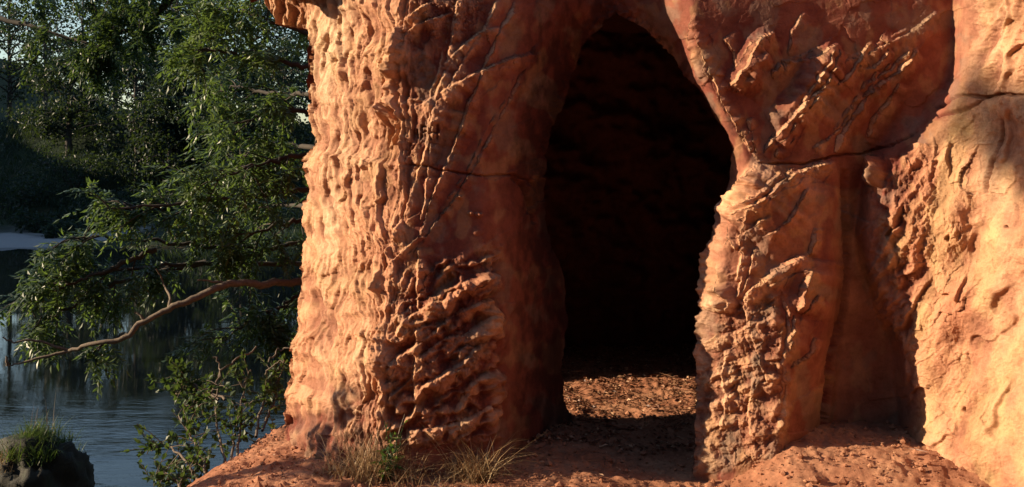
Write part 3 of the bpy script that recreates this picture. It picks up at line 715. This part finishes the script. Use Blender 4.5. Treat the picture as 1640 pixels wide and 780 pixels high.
# ------------------------------------------------------------------ foliage builders
def nrm(v): return v / (np.linalg.norm(v, axis=-1, keepdims=True) + 1e-9)
class Leaves:
    def __init__(s): s.v = []; s.r = []
    def add(s, base, d, side, length, width, fold=0.25, rnd=None):
        """diamond leaves folded along the midrib; arrays (n,3)"""
        base = np.asarray(base, float); n = len(base); d = nrm(np.asarray(d, float)); side = nrm(np.asarray(side, float) - (np.asarray(side) * d).sum(-1, keepdims=True) * d)
        up = np.cross(d, side); L = np.broadcast_to(length, (n,))[:, None]; W = np.broadcast_to(width, (n,))[:, None]
        m = base + d * L * .45 - up * W * .0
        a = m + side * W * .5 + up * W * fold; b = m - side * W * .5 + up * W * fold; tip = base + d * L - up * L * .08
        s.v.append(np.stack([base, a, tip, b], 1).reshape(-1, 3))
        r = rng.random(n) if rnd is None else rnd
        s.r.append(np.repeat(r, 4))
    def build(s, name, mat, parent=None):
        v = np.concatenate(s.v); n = len(v) // 4; i = np.arange(n)[:, None] * 4
        t = np.concatenate([i + np.array([[0, 1, 2]]), i + np.array([[0, 2, 3]])])
        return mesh_obj(name, v, tris=t, mat=mat, parent=parent, smooth=False, attrs={'rnd': np.concatenate(s.r)})
TONE = 0.0
def compound(LV, base, d, n_pairs=4, length=.22, leaf=.075, wid=.025):
    """pinnate leaves: base (n,3), direction d (n,3)"""
    n = len(base); d = nrm(d); side = nrm(np.cross(d, rng.normal(0, .35, (n, 3)) + np.array([0, 0, 1])))
    ln = length * rng.uniform(.7, 1.2, n); tone = np.clip(rng.normal(.42 + TONE, .2, n), 0, 1)
    for k in range(n_pairs + 1):
        t = (.25 + .75 * k / n_pairs)
        p = base + d * (ln * t)[:, None] + np.array([0, 0, -1.0]) * (ln * t * t * .35)[:, None]
        dd = nrm(d + np.array([0, 0, -.7]) * t)
        for sgn in ((1, -1) if k < n_pairs else (0,)):
            di = nrm(dd * .6 + side * sgn * .9 + rng.normal(0, .18, (n, 3)) + np.array([0, 0, -.25])) if sgn else dd
            sd_ = nrm(np.cross(di, np.array([0, 0, 1.0])) + rng.normal(0, .3, (n, 3)))
            LV.add(p, di, sd_, leaf * rng.uniform(.75, 1.15, n), wid * rng.uniform(.8, 1.2, n), .15, np.clip(tone + rng.normal(0, .12, n), 0, 1))

def leafy_limb(T, LV, pts, r0, r1, twigs, tl, per, spread=1.0, start=.15, leaf=.075, wid=.026, droop=.35, comp=.2):
    path = smooth_path(pts, 8, .012); n = len(path)
    T.add(path, np.linspace(r0, r1, n), 7, .06)
    for k in range(twigs):
        t = start + (1 - start) * rng.random() ** .8; i_ = min(int(t * (n - 1)), n - 2); p = path[i_]
        fw = nrm(path[i_ + 1] - path[i_]); rd = nrm(rng.normal(0, 1, 3) * np.array([1, 1, .8]))
        d = nrm(fw * .7 + rd * spread + np.array([0, 0, .15])); L = tl * rng.uniform(.5, 1.25)
        q = [p]; dd = d.copy()
        for j in range(6):
            dd = nrm(dd + np.array([0, 0, -droop * .35]) + rng.normal(0, .12, 3)); q.append(q[-1] + dd * L / 6)
        q = np.array(q); T.add(q, np.linspace(.009, .003, 7), 4)
        bi = rng.uniform(.2, 1, per); bp = np.stack([np.interp(bi * 6, np.arange(7), q[:, c]) for c in range(3)], 1)
        dr = nrm(nrm(q[-1] - q[0]) * .7 + rng.normal(0, .6, (per, 3)) + np.array([0, 0, -.1]))
        compound(LV, bp, dr, 4, comp, leaf, wid)

# near tree leaning out over the river from behind the pillar
TY = 10.2
t1 = empty('ash_tree', tuple(at(519, 0, TY)[:2]) + (-1.6,))
tag(t1, 'leafy green tree with long drooping sprays reaching over the river beside the rock pillar', 'tree')
base = np.array(t1.location)
def rel(parent, o): o.location = tuple(-c for c in parent.location)
TT = Tubes(); TT.add(smooth_path([base + (0, 0, -.6), at(520, 500, TY), at(522, 250, TY + .1), at(518, 0, TY), at(510, -300, TY - .2)], 8, .01), np.linspace(.17, .07, 33), 10, .05)
rel(t1, TT.build('trunk', M_BARK, t1))
LV = Leaves(); TB = Tubes(); BB = Tubes()
low = [(519,455,10.0),(475,451,9.6),(430,455,9.3),(370,455,9.1),(340,465,9.0),(300,482,8.9),(270,495,8.85),(230,515,8.8),(200,541,8.75),(150,550,8.75),(110,562,8.8)]
BB.add(smooth_path([at(*p) for p in low], 5, .006), np.interp(np.linspace(0, 1, 51), [0, .3, .7, 1], [.038, .034, .026, .017]), 9, .06)
for tw in ([(110,562,8.9),(80,552,8.85),(50,545,8.8),(20,548,8.75),(5,540,8.7)], [(110,562,8.9),(70,572,8.85),(30,582,8.8),(12,586,8.8)], [(12,586,8.8),(10,570,8.8)],
           [(230,515,8.8),(225,505,8.8),(215,500,8.8)], [(370,455,9.1),(340,450,9.05),(315,448,9.0)], [(270,495,8.85),(272,475,9.0),(262,455,9.25),(250,430,9.2)]):
    BB.add(smooth_path([at(*p) for p in tw], 4, .004), np.linspace(.016, .006, (len(tw) - 1) * 4 + 1), 6, .08)
rel(t1, BB.build('limb', M_BARK, t1))
limbs = [
 ([(519,380,10.4),(430,395,10.1),(330,395,9.8),(230,385,9.6),(150,380,9.5),(110,390,9.5)], 20, .5, 12, 1.0),
 ([(519,420,10.5),(400,425,10.1),(280,425,9.8),(160,440,9.6),(90,460,9.5),(40,490,9.4)], 18, .42, 11, .9),
 ([(330,420,10.0),(230,440,9.8),(150,470,9.6),(100,500,9.5),(50,515,9.4)], 14, .36, 11, .8),
 ([(250,400,9.5),(180,430,9.3),(120,450,9.2),(60,480,9.1)], 10, .36, 11, .8),
 ([(215,530,9.1),(180,545,9.15),(150,560,9.1)], 5, .26, 9, .9),
 ([(519,300,10.2),(430,310,9.7),(340,320,9.3),(250,330,9.1),(165,335,9.0)], 20, .5, 12, .9),
 ([(519,240,10.2),(450,255,9.6),(390,270,9.3),(340,290,9.1)], 19, .45, 12, .9),
 ([(519,350,10.2),(470,355,9.8),(420,370,9.7),(370,375,9.6)], 15, .45, 12, 1.0),
 ([(519,480,10.4),(450,495,10.1),(400,515,10.0),(360,545,9.9)], 14, .4, 11, 1.0),
 ([(519,430,10.4),(480,470,10.0),(440,500,9.9),(420,540,9.9)], 9, .36, 11, 1.0),
 ([(519,180,10.2),(460,180,10.0),(410,190,9.9),(370,200,9.8)], 17, .5, 12, 1.0),
 ([(519,110,10.2),(450,100,10.0),(390,90,9.9),(340,80,9.8),(310,80,9.7)], 20, .5, 12, 1.0),
 ([(519,60,10.2),(450,40,10.2),(390,20,10.2),(340,20,10.2)], 20, .5, 12, 1.0),
 ([(519,-20,10.2),(440,-30,10.2),(380,-40,10.0),(330,-20,10.0)], 16, .5, 12, 1.0),
 ([(519,150,10.2),(440,150,10.8),(380,140,11.0),(345,150,11.0)], 16, .5, 12, 1.0),
 ([(519,240,10.2),(440,230,10.9),(390,250,11.0),(360,260,11.0)], 16, .5, 12, 1.0),
 ([(519,330,10.2),(440,330,10.9),(380,340,11.0)], 12, .5, 12, 1.0),
]
for pts, tw, tl, per, sp in limbs:
    TONE = .32 if pts[0][1] < 130 else (.12 if pts[0][1] < 260 else 0)  # sunlight on the upper sprays is put into their leaf tone
    leafy_limb(TB, LV, [at(*p) for p in pts], .03, .006, int(tw * .74), tl, per, sp * .9, .12, .085, .034)
TONE = 0.0
rel(t1, TB.build('branch', M_BARKD, t1))
rel(t1, LV.build('crown', M_LEAF, t1))

# far trees
def far_tree(name, label, x, y, h, r, base_z=None, n=3000, ls=.26, crown_from=.25, mat=None, group='trees standing along the far river bank', trunk_r=.25):
    z0 = float(ground_z(x, y)) if base_z is None else base_z
    t = empty(name, (x, y, z0)); tag(t, label, 'tree', group)
    T = Tubes(); lean = rng.normal(0, .04 * h, 2)
    tp = smooth_path([(0, 0, -.5), (lean[0] * .3, lean[1] * .3, h * .35), (lean[0], lean[1], h * .7), (lean[0] * 1.3, lean[1], h * .95)], 5, .02)
    T.add(tp, np.linspace(trunk_r, .05, len(tp)), 8, .05)
    L = Leaves(); nb = int(16 + r * 4)
    for k in range(nb):
        zz = h * (crown_from + (1 - crown_from) * (k + rng.random()) / nb); f = (zz / h - crown_from) / (1 - crown_from)
        rad = r * (math.sin(math.pi * min(1, .12 + f * .9)) ** .7) * rng.uniform(.6, 1.1); a = rng.uniform(0, 2 * math.pi)
        p0 = np.array([np.interp(zz * .9, tp[:, 2], tp[:, c]) for c in (0, 1)] + [zz * .9])
        e = p0 + np.array([math.cos(a) * rad, math.sin(a) * rad, rng.uniform(-.02, .12) * h])
        br = smooth_path([p0, (p0 + e) / 2 + (0, 0, .05 * h), e], 4, .04); T.add(br, np.linspace(trunk_r * .35, .025, len(br)), 5)
        m = n // nb; c = max(2, int(m / 40))
        for j in range(c):
            q = br[rng.integers(3, len(br))] + rng.normal(0, .16 * r, 3) * (1, 1, .6)
            mm = m // c
            pp = q + rng.normal(0, 1, (mm, 3)) * np.array([.14, .14, .085]) * r * rng.uniform(.7, 1.3)
            L.add(pp, rng.normal(0, 1, (mm, 3)) + (0, 0, -.3), rng.normal(0, 1, (mm, 3)), ls * rng.uniform(.6, 1.3, mm), ls * .6, .15, np.clip(rng.normal(rng.uniform(.25, .65), .15, mm), 0, 1))
    T.build('trunk', M_BARKD, t); L.build('crown', mat or M_FAR, t)
    return t
def colx(px, y): return (px - CX) / F * y
FT = [ # px, distance, height, radius
 (-60,76,11,4.2,'tall dark tree at the far bank edge, cut by the left frame'),
 (15,80,11,3.6,'slim dark tree with pale sky showing through, above the grassy bank'),
 (75,77,10,3.4,'dark open-crowned tree on the bank top, second from the left'),
 (130,84,11.5,4.0,'tall dark tree behind the overhanging branch on the far bank'),
 (185,78,10.5,3.6,'bushy dark tree right of the grassy bank crest'),
 (235,80,10,3.6,'grey green willowy tree on the far bank in shade'),
 (290,76,11,3.8,'dark rounded tree on the far bank beside the pale sky gap'),
 (340,80,11,4.0,'dark tree on the far bank partly behind the lit ash sprays'),
 (400,78,10.5,4.0,'dark far tree seen through the ash leaves'),
 (460,80,11,4.2,'dark far tree just left of the rock pillar edge'),
 (110,66,7,3.0,'low bushy tree hanging over the shaded bank, left of centre'),
 (220,64,9,3.4,'drooping grey green tree low on the far bank'),
 (270,62,8,3.0,'low dark tree standing near the far waterline'),
 (320,63,9,3.2,'low dark tree beside the far water, behind the ash sprays'),
 (390,60,8,3.2,'low dense tree at the far water behind the ash crown'),
 (450,62,9,3.4,'low dense tree at the far water next to the pillar'),
]
for px, y, h, r, lab in FT:
    low_ = h < 10
    far_tree('broadleaf_tree', lab, colx(px, y), y, h, r, n=(2300 if px < 260 else 4000) if not low_ else 4400, ls=.28, crown_from=.12 if low_ else .22, trunk_r=.22)

t3 = empty('bank_tree', (-12.0, -.6, -2.2)); tag(t3, 'tree on the near bank whose long limb dapples the right-hand wall with shade', 'tree', 'trees on the near bank')
T3 = Tubes(); L3 = Leaves(); b3 = np.array(t3.location)
TT = Tubes(); TT.add(smooth_path([b3 + (0, 0, -.5), b3 + (0, 0, 3), b3 + (.1, .1, 6), b3 + (0, .3, 9.5)], 6, .02), np.linspace(.22, .06, 19), 8, .05)
rel(t3, TT.build('trunk', M_BARKD, t3))
leafy_limb(T3, L3, [b3 + (.1, .1, 7.0), (-12, 1.2, 6.2), (-12, 2.8, 6.8), (-12, 3.85, 7.2)], .05, .01, 34, .42, 12, .8, .45, .10, .042, .5, .22)
leafy_limb(T3, L3, [b3 + (.1, .1, 8.0), (-12.6, .2, 7.2), (-13, .5, 8.2)], .05, .01, 24, .8, 12, 1.0, .3, .09, .035, .5, .22)
rel(t3, T3.build('branch', M_BARKD, t3)); rel(t3, L3.build('crown', M_LEAF, t3))
far_tree('bank_tree', 'low sparse tree below the path edge shading the foot of the rock', -4.5, 5.35, 4.3, .55, -2.6, 420, .08, .62, group='trees on the near bank', trunk_r=.05)
# dark tree reaching in from the upper left, over the river
t2 = empty('oak_tree', (-15.5, 20.0, -2.6)); tag(t2, 'dark leafy branches hanging in from the top left corner over the river', 'tree')
T2 = Tubes(); L2 = Leaves()
b2 = np.array(t2.location)
TT = Tubes(); TT.add(smooth_path([b2 + (0, 0, -.5), b2 + (.2, 0, 3), b2 + (.5, .2, 6), b2 + (1.2, .2, 9)], 6, .03), np.linspace(.35, .12, 19), 10, .05)
rel(t2, TT.build('trunk', M_BARKD, t2))
for pts, tw, tl in [
  ([(-330,-60,20),(-100,-30,20),(80,-10,19),(200,-5,18.5),(280,-10,18)], 32, 1.0),
  ([(-330,0,20),(-120,20,20),(0,30,19.5),(110,60,19),(180,80,18.8)], 18, .9),
  ([(330,-60,18),(275,0,18.2),(225,40,18.3),(175,60,18.4),(150,90,18.5)], 22, .7),
  ([(-330,-150,20),(-50,-110,19),(150,-80,18),(320,-60,17.5)], 40, 1.0)]:
    leafy_limb(T2, L2, [at(*p) for p in pts], .09, .012, tw, tl, 14, 1.0, .25, .12, .055, .5, .26)
rel(t2, T2.build('branch', M_BARKD, t2)); rel(t2, L2.build('crown', M_BUSH, t2))

# ------------------------------------------------------------------ bushes, boulder, tufts
def bush(name, label, stems, per, leaf, wid, mat, comp=False, root=None):
    root = at(*stems[0][0]) if root is None else np.array(root)
    t = empty(name, tuple(root)); tag(t, label, 'shrub')
    T = Tubes(); L = Leaves()
    for st in stems:
        p = smooth_path([at(*q) if len(q) == 3 else q for q in st], 6, .006); T.add(p, np.linspace(.010, .003, len(p)), 5)
        for k in range(per):
            i_ = rng.integers(int(len(p) * .25), len(p)); d = nrm(rng.normal(0, 1, 3) + (0, 0, .25)); ln = rng.uniform(.06, .22)
            e = p[i_] + d * ln; T.add([p[i_], (p[i_] + e) / 2 + (0, 0, .01), e], [.003, .0025, .0015], 4)
            m = 7; tpos = p[i_] + d * ln * rng.uniform(.2, 1, (m, 1))
            L.add(tpos, d + rng.normal(0, .7, (m, 3)), rng.normal(0, 1, (m, 3)) * (1, 1, .3), leaf * rng.uniform(.7, 1.2, m), wid * rng.uniform(.8, 1.2, m), .1)
    rel(t, T.build('stem', M_BARK, t)); rel(t, L.build('foliage', mat, t)); return t
bush('riverbank_shrub', 'dark broad-leaved shrub growing below the path edge beside the water',
     [[(330,800,5.6),(300,740,5.9),(260,715,6.1),(235,725,6.2)], [(340,800,5.6),(320,730,6.0),(300,690,6.3),(285,660,6.5)], [(360,760,5.9),(350,690,6.4),(345,640,6.7),(350,615,6.9)],
      [(380,740,6.0),(385,670,6.6),(390,620,7.0),(400,590,7.1)], [(410,700,6.3),(420,650,6.8),(430,610,7.1),(445,590,7.2)], [(300,800,5.6),(280,770,5.8),(250,760,5.9),(235,770,5.9)],
      [(370,740,6.0),(375,700,6.4),(380,660,6.7)], [(340,780,5.8),(320,750,6.0),(290,730,6.1)], [(420,690,6.4),(440,640,7.0),(450,600,7.2)], [(330,780,5.8),(310,765,5.9),(275,770,5.9)]],
     20, .046, .032, M_BUSH)
bush('waterside_shrub', 'small dark leafy spray over the water left of the riverbank shrub',
     [[(360,640,7.5),(320,625,7.7),(290,615,7.8),(250,612,7.9)], [(350,640,7.5),(310,630,7.7),(280,632,7.8)], [(345,640,7.5),(320,640,7.7),(300,650,7.8)], [(350,640,7.5),(300,610,7.8),(280,600,7.9)]],
     16, .06, .04, M_BUSH)
# bare fallen twigs leaning over the water
BT = Tubes()
for st in ([(300,655,6.6),(330,640,6.8),(352,600,7.0),(380,575,7.2),(410,555,7.4)], [(430,580,7),(445,560,7.1),(470,560,7.1),(480,575,7.1)], [(425,600,7),(440,585,7),(460,575,7)], [(350,605,7.0),(352,585,7.1),(340,570,7.1)]):
    BT.add(smooth_path([at(*q) for q in st], 5, .008), .006, 5)
o = BT.build('dead_branch', M_BARK); tag(o, 'bare brown dead branch leaning over the water above the shrub', 'branch')

def blades(L, x, y, z, n, h, spread, lean=.6, wid=.006, rad=.03, droop=.8):
    base = np.stack([x + rng.normal(0, rad, n), y + rng.normal(0, rad, n), np.full(n, z)], 1)
    a = rng.uniform(0, 2 * math.pi, n); hh = h * rng.uniform(.5, 1.15, n); ln = lean * rng.uniform(.2, 1.2, n)
    dirv = np.stack([np.cos(a) * ln, np.sin(a) * ln, np.ones(n)], 1); dirv = nrm(dirv); side = np.stack([-np.sin(a), np.cos(a), 0 * a], 1)
    return base, dirv, side, hh, a
class Blades:
    """curved grass blades, five joints each"""
    def __init__(s): s.v = []; s.r = []; s.K = 5
    def tuft(s, x, y, z, n, h, lean=.6, wid=.006, rad=.03, droop=.8, fz=None):
        base, d, side, hh, a = blades(s, x, y, z, n, h, 0, lean, wid, rad)
        if fz: base[:, 2] = fz(base[:, 0], base[:, 1]) - .01
        hor = np.stack([np.cos(a), np.sin(a), 0 * a], 1); dr = droop * rng.uniform(.1, 1.2, n)
        c = []
        for k in range(s.K):
            t = k / (s.K - 1.0)
            p = base + d * (hh * t)[:, None] + hor * (hh * t * t * dr * .5)[:, None] - np.array([0, 0, 1.0]) * (hh * t ** 2.5 * dr * .55)[:, None]
            w_ = wid * (1 - t * .9) * rng.uniform(.7, 1.2, n)[:, None] if k == 0 else wid * (1 - t * .92)
            c.append(p - side * w_ * .5); c.append(p + side * w_ * .5)
        s.v.append(np.stack(c, 1).reshape(-1, 3)); s.r.append(np.repeat(rng.random(n), 2 * s.K))
    def build(s, name, mat, parent=None):
        v = np.concatenate(s.v); n = len(v) // (2 * s.K); i = np.arange(n)[:, None] * 2 * s.K; q = []
        for k in range(s.K - 1): q.append(i + np.array([[2 * k, 2 * k + 1, 2 * k + 3, 2 * k + 2]]))
        return mesh_obj(name, v, quads=np.concatenate(q), mat=mat, parent=parent, smooth=False, attrs={'rnd': np.concatenate(s.r)})
gz = lambda x, y: ground_z(x, y)
def tuft_at(px, y, n, h, label, mat, name='grass_tuft', **kw):
    x = colx(px, y); b = Blades(); z = float(ground_z(x, y)); b.tuft(x, y, z, n, h, fz=gz, **kw)
    o = b.build(name, mat); tag(o, label, 'grass tuft', 'grass tufts at the foot of the left pillar'); return o
tuft_at(590, 5.06, 260, .36, 'dry straw-coloured grass tuft under the corner of the left pillar', M_DRY, rad=.07, lean=.8)
tuft_at(645, 5.0, 70, .22, 'brown grass tuft right of the leafy weed', M_DRY, rad=.06, lean=.8)
tuft_at(700, 5.03, 80, .19, 'low brown grass tuft between two dry clumps in front of the pillar', M_DRY, rad=.09, lean=.9)
tuft_at(765, 5.05, 230, .36, 'arching dry grass tuft nearest the cave mouth', M_DRY, rad=.05, lean=.9, droop=1.1)
tuft_at(540, 5.12, 90, .14, 'short dry grass tuft by the fluted face, leftmost of the tufts', M_DRY, rad=.045, lean=1.0)
# leafy weed
wx_, wy_ = colx(618, 5.0), 5.0; wz = float(ground_z(wx_, wy_))
t = empty('leafy_weed', (wx_, wy_, wz)); tag(t, 'green leafy weed with upright stems growing through the dry grass', 'plant')
T = Tubes(); L = Leaves()
for k in range(8):
    a = rng.uniform(0, 6.28); l = rng.uniform(.14, .30); e = np.array([math.cos(a) * .10 * rng.random(), math.sin(a) * .06, l]); s0 = rng.normal(0, .02, 3) * (1, 1, 0)
    p = smooth_path([s0, s0 + e * .5 + rng.normal(0, .01, 3), s0 + e], 5, .002); T.add(p, np.linspace(.004, .0015, len(p)), 5)
    m = 12; tt = rng.uniform(.2, 1, m); bp = np.stack([np.interp(tt * (len(p) - 1), np.arange(len(p)), p[:, c]) for c in range(3)], 1)
    L.add(bp, rng.normal(0, 1, (m, 3)) * (1, 1, .4) + (0, 0, .2), rng.normal(0, 1, (m, 3)) * (1, 1, .2), .05 * rng.uniform(.6, 1.3, m), .018, .15)
T.build('stem', M_GRASS, t); L.build('foliage', M_GRASS, t)

# boulder in the river
def boulder(name, c, r, seed, mat, rough=.18, parent=None, n=90, flat=1.0):
    u = np.linspace(0, 2 * math.pi, n, endpoint=False); v = np.linspace(.02, math.pi - .02, n // 2)
    U, W2 = np.meshgrid(u, v); d = np.stack([np.cos(U) * np.sin(W2), np.sin(U) * np.sin(W2), np.cos(W2)], -1)
    k = 1 + rough * (fbm(d[..., 0] * 1.6 + 5 * seed, d[..., 2] * 2.2 + d[..., 1] * 1.6, seed, 4)) + .25 * rough * fbm(d[..., 0] * 7 + d[..., 1] * 5, d[..., 2] * 7, seed + 5, 3)
    p = d * np.array(r) * k[..., None]; p[..., 2] = np.minimum(p[..., 2], r[2] * .97 * flat + .04 * p[..., 0])
    m = len(v); ring = np.concatenate([p.reshape(-1, 3)])
    q = []
    ii = np.arange(m - 1)[:, None] * n; j = np.arange(n)[None]; q = np.stack([ii + j, ii + (j + 1) % n, ii + n + (j + 1) % n, ii + n + j], -1).reshape(-1, 4)
    o = mesh_obj(name, ring, quads=q[:, ::-1], mat=mat, parent=parent); return o
bm_, btn, bb = new_mat('mossy_boulder'); tc_ = N(btn, 'ShaderNodeTexCoord').outputs['Object']
btn.links.new(ramp(btn, noise(btn, tc_, 5, 6, .65), [(.3, (.010, .010, .008)), (.55, (.026, .024, .018)), (.75, (.026, .04, .016))]), bb.inputs['Base Color']); bb.inputs['Roughness'].default_value = .8
bump(btn, bb, noise(btn, tc_, 12, 7, .7), .7, .03)
BY = 11.6
bl = empty('river_boulder', (colx(62, BY), BY, -2.5)); tag(bl, 'dark mossy boulder in the river topped with green grass', 'boulder')
boulder('rock', None, (.56, .58, .94), 5, bm_, .20, bl)
b = Blades()
for k in range(40):
    x, y = rng.normal(.02, .16), rng.normal(-.1, .16); b.tuft(x, y, .88 * math.sqrt(max(0, 1 - (x * x + y * y) / .30)), rng.integers(10, 46), rng.uniform(.14, .40), lean=1.0, wid=.010, rad=.06)
b.build('grass', M_GRASS, bl)
b = Blades(); 
for k in range(5): b.tuft(-.06 + .06 * k, 0, .84, 2, .6, lean=.12, wid=.006, rad=.03, droop=.3)
b.build('dry_stalk', M_DRY, bl)
if True:
    b2_ = Blades()
    for k in range(20):
        x, y = rng.normal(-.24, .10), rng.normal(-.25, .1); b2_.tuft(x, y, .86 * math.sqrt(max(0, 1 - (x * x + y * y) / .32)), 22, .16, lean=.9, wid=.01, rad=.05)
    b2_.build('side_grass', M_DRY, bl)

# fallen leaves, bark chips and stones on the soil
M_LIT = leaf_material('leaf_litter', (0.09, 0.034, 0.022), (0.25, 0.105, 0.06), (0.60, 0.38, 0.24), .1, .2)
L = Leaves()
def scatter(n, x0, x1, y0, y1, l0, l1, w0, w1, clump=0.0):
    x = rng.uniform(x0, x1, n * 3); y = rng.uniform(y0, y1, n * 3)
    k = vn2(x / .22, y / .16, 300) + .6 * vn2(x / .07, y / .07, 301) + rng.uniform(-.4, .4, n * 3) > clump; x, y = x[k][:n], y[k][:n]; n = len(x)
    z = ground_z(x, y) + rng.uniform(.003, .022, n); a = rng.uniform(0, 6.28, n)
    L.add(np.stack([x, y, z], 1), np.stack([np.cos(a), np.sin(a), rng.normal(0, .3, n)], 1), np.stack([-np.sin(a), np.cos(a), rng.normal(0, .5, n)], 1), rng.uniform(l0, l1, n), rng.uniform(w0, w1, n), .25, rng.random(n) ** 1.6)
scatter(5200, -.1, 1.7, 5.6, 8.6, .012, .045, .006, .026, .05)
scatter(260, -.1, 1.7, 5.9, 7.6, .05, .16, .004, .008, -.5)
scatter(900, -1.6, 2.3, 4.4, 6.2, .010, .035, .004, .014, .15)
scatter(90, -1.6, 2.3, 4.4, 5.8, .04, .12, .003, .006, -.5)
o = L.build('fallen_leaves', M_LIT); tag(o, 'dry brown leaves and bark chips scattered on the cave floor and path', kind='stuff')
n = 4200; x = rng.uniform(-1.7, 2.2, n); y = rng.uniform(4.4, 6.4, n); k = (ground_z(x, y) > -.3); x, y = x[k], y[k]; n = len(x)
ico = np.array([(0, 0, 1), (.9, 0, .2), (.3, .85, .2), (-.72, .52, .25), (-.72, -.52, .2), (.28, -.85, .2), (0, 0, -1)]); tri = np.array([(0, 1, 2), (0, 2, 3), (0, 3, 4), (0, 4, 5), (0, 5, 1), (6, 2, 1), (6, 3, 2), (6, 4, 3), (6, 5, 4), (6, 1, 5)])
s_ = rng.pareto(3, n) * .006 + .004; s_ = np.minimum(s_, .03)
pv = ico[None] * s_[:, None, None] * rng.uniform(.6, 1.3, (n, 7, 3)) + np.stack([x, y, ground_z(x, y) + s_ * .2], 1)[:, None]
o = mesh_obj('pebbles', pv, tris=(tri[None] + np.arange(n)[:, None, None] * 7).reshape(-1, 3), mat=M_SOIL, smooth=False, attrs={'grassy': np.zeros(n * 7), 'shingle': np.zeros(n * 7)})
tag(o, 'small red stones scattered over the path', kind='stuff')
# undergrowth on the far bank slope
for px, y, r_, lab in [(30,60,2.0,'low dark thicket on the far bank slope at the left edge'),(75,57,1.6,'small dark bush just above the pale shingle'),(120,62,2.4,'broad dark bush halfway up the far bank'),
   (160,58,1.7,'round bush at the far waterline left of the ash sprays'),(205,60,2.2,'dark thicket under the drooping far trees'),(150,70,2.2,'bush high on the bank below the open-crowned trees'),(60,70,2.0,'bush on the bank crest, nearest the left edge'),
   (250,58,2.0,'thicket at the far water behind the ash tips'),(100,52,.9,'small green reed clump on the far shingle'),(350,57,2.2,'dark bush at the far water behind the ash crown')]:
    x = colx(px, y); t = empty('bank_bush', (x, y, float(ground_z(x, y)))); tag(t, lab, 'bush', 'bushes on the far bank')
    T = Tubes(); L = Leaves()
    for k in range(12):
        a = rng.uniform(0, 6.28); e = np.array([math.cos(a), math.sin(a), rng.uniform(.5, 1.1)]) * r_ * rng.uniform(.4, .9) * (1, 1, .8)
        T.add(smooth_path([(0, 0, -.2), e * .5 + (0, 0, .1), e], 3, .02), .03, 4); m = 110
        L.add(e + rng.normal(0, .24 * r_, (m, 3)) * (1, 1, .7), rng.normal(0, 1, (m, 3)), rng.normal(0, 1, (m, 3)), .24 * rng.uniform(.5, 1.3, m), .13, .15, np.clip(rng.normal(rng.uniform(.2, .6), .15, m), 0, 1))
    T.build('stem', M_BARKD, t); L.build('foliage', M_FAR, t)
# rough grass on the far bank
b = Blades(); b.K = 3
for k in range(2600):
    y = rng.uniform(47, 74); x = rng.uniform(-.56, -.17) * y
    if y < 57 and x < -17.5: continue
    b.tuft(x, y, float(ground_z(x, y)), 9, .7, lean=.7, wid=.06, rad=.3)
o = b.build('bank_grass', M_FAR); tag(o, 'rough shaded grass covering the far river bank', kind='stuff')
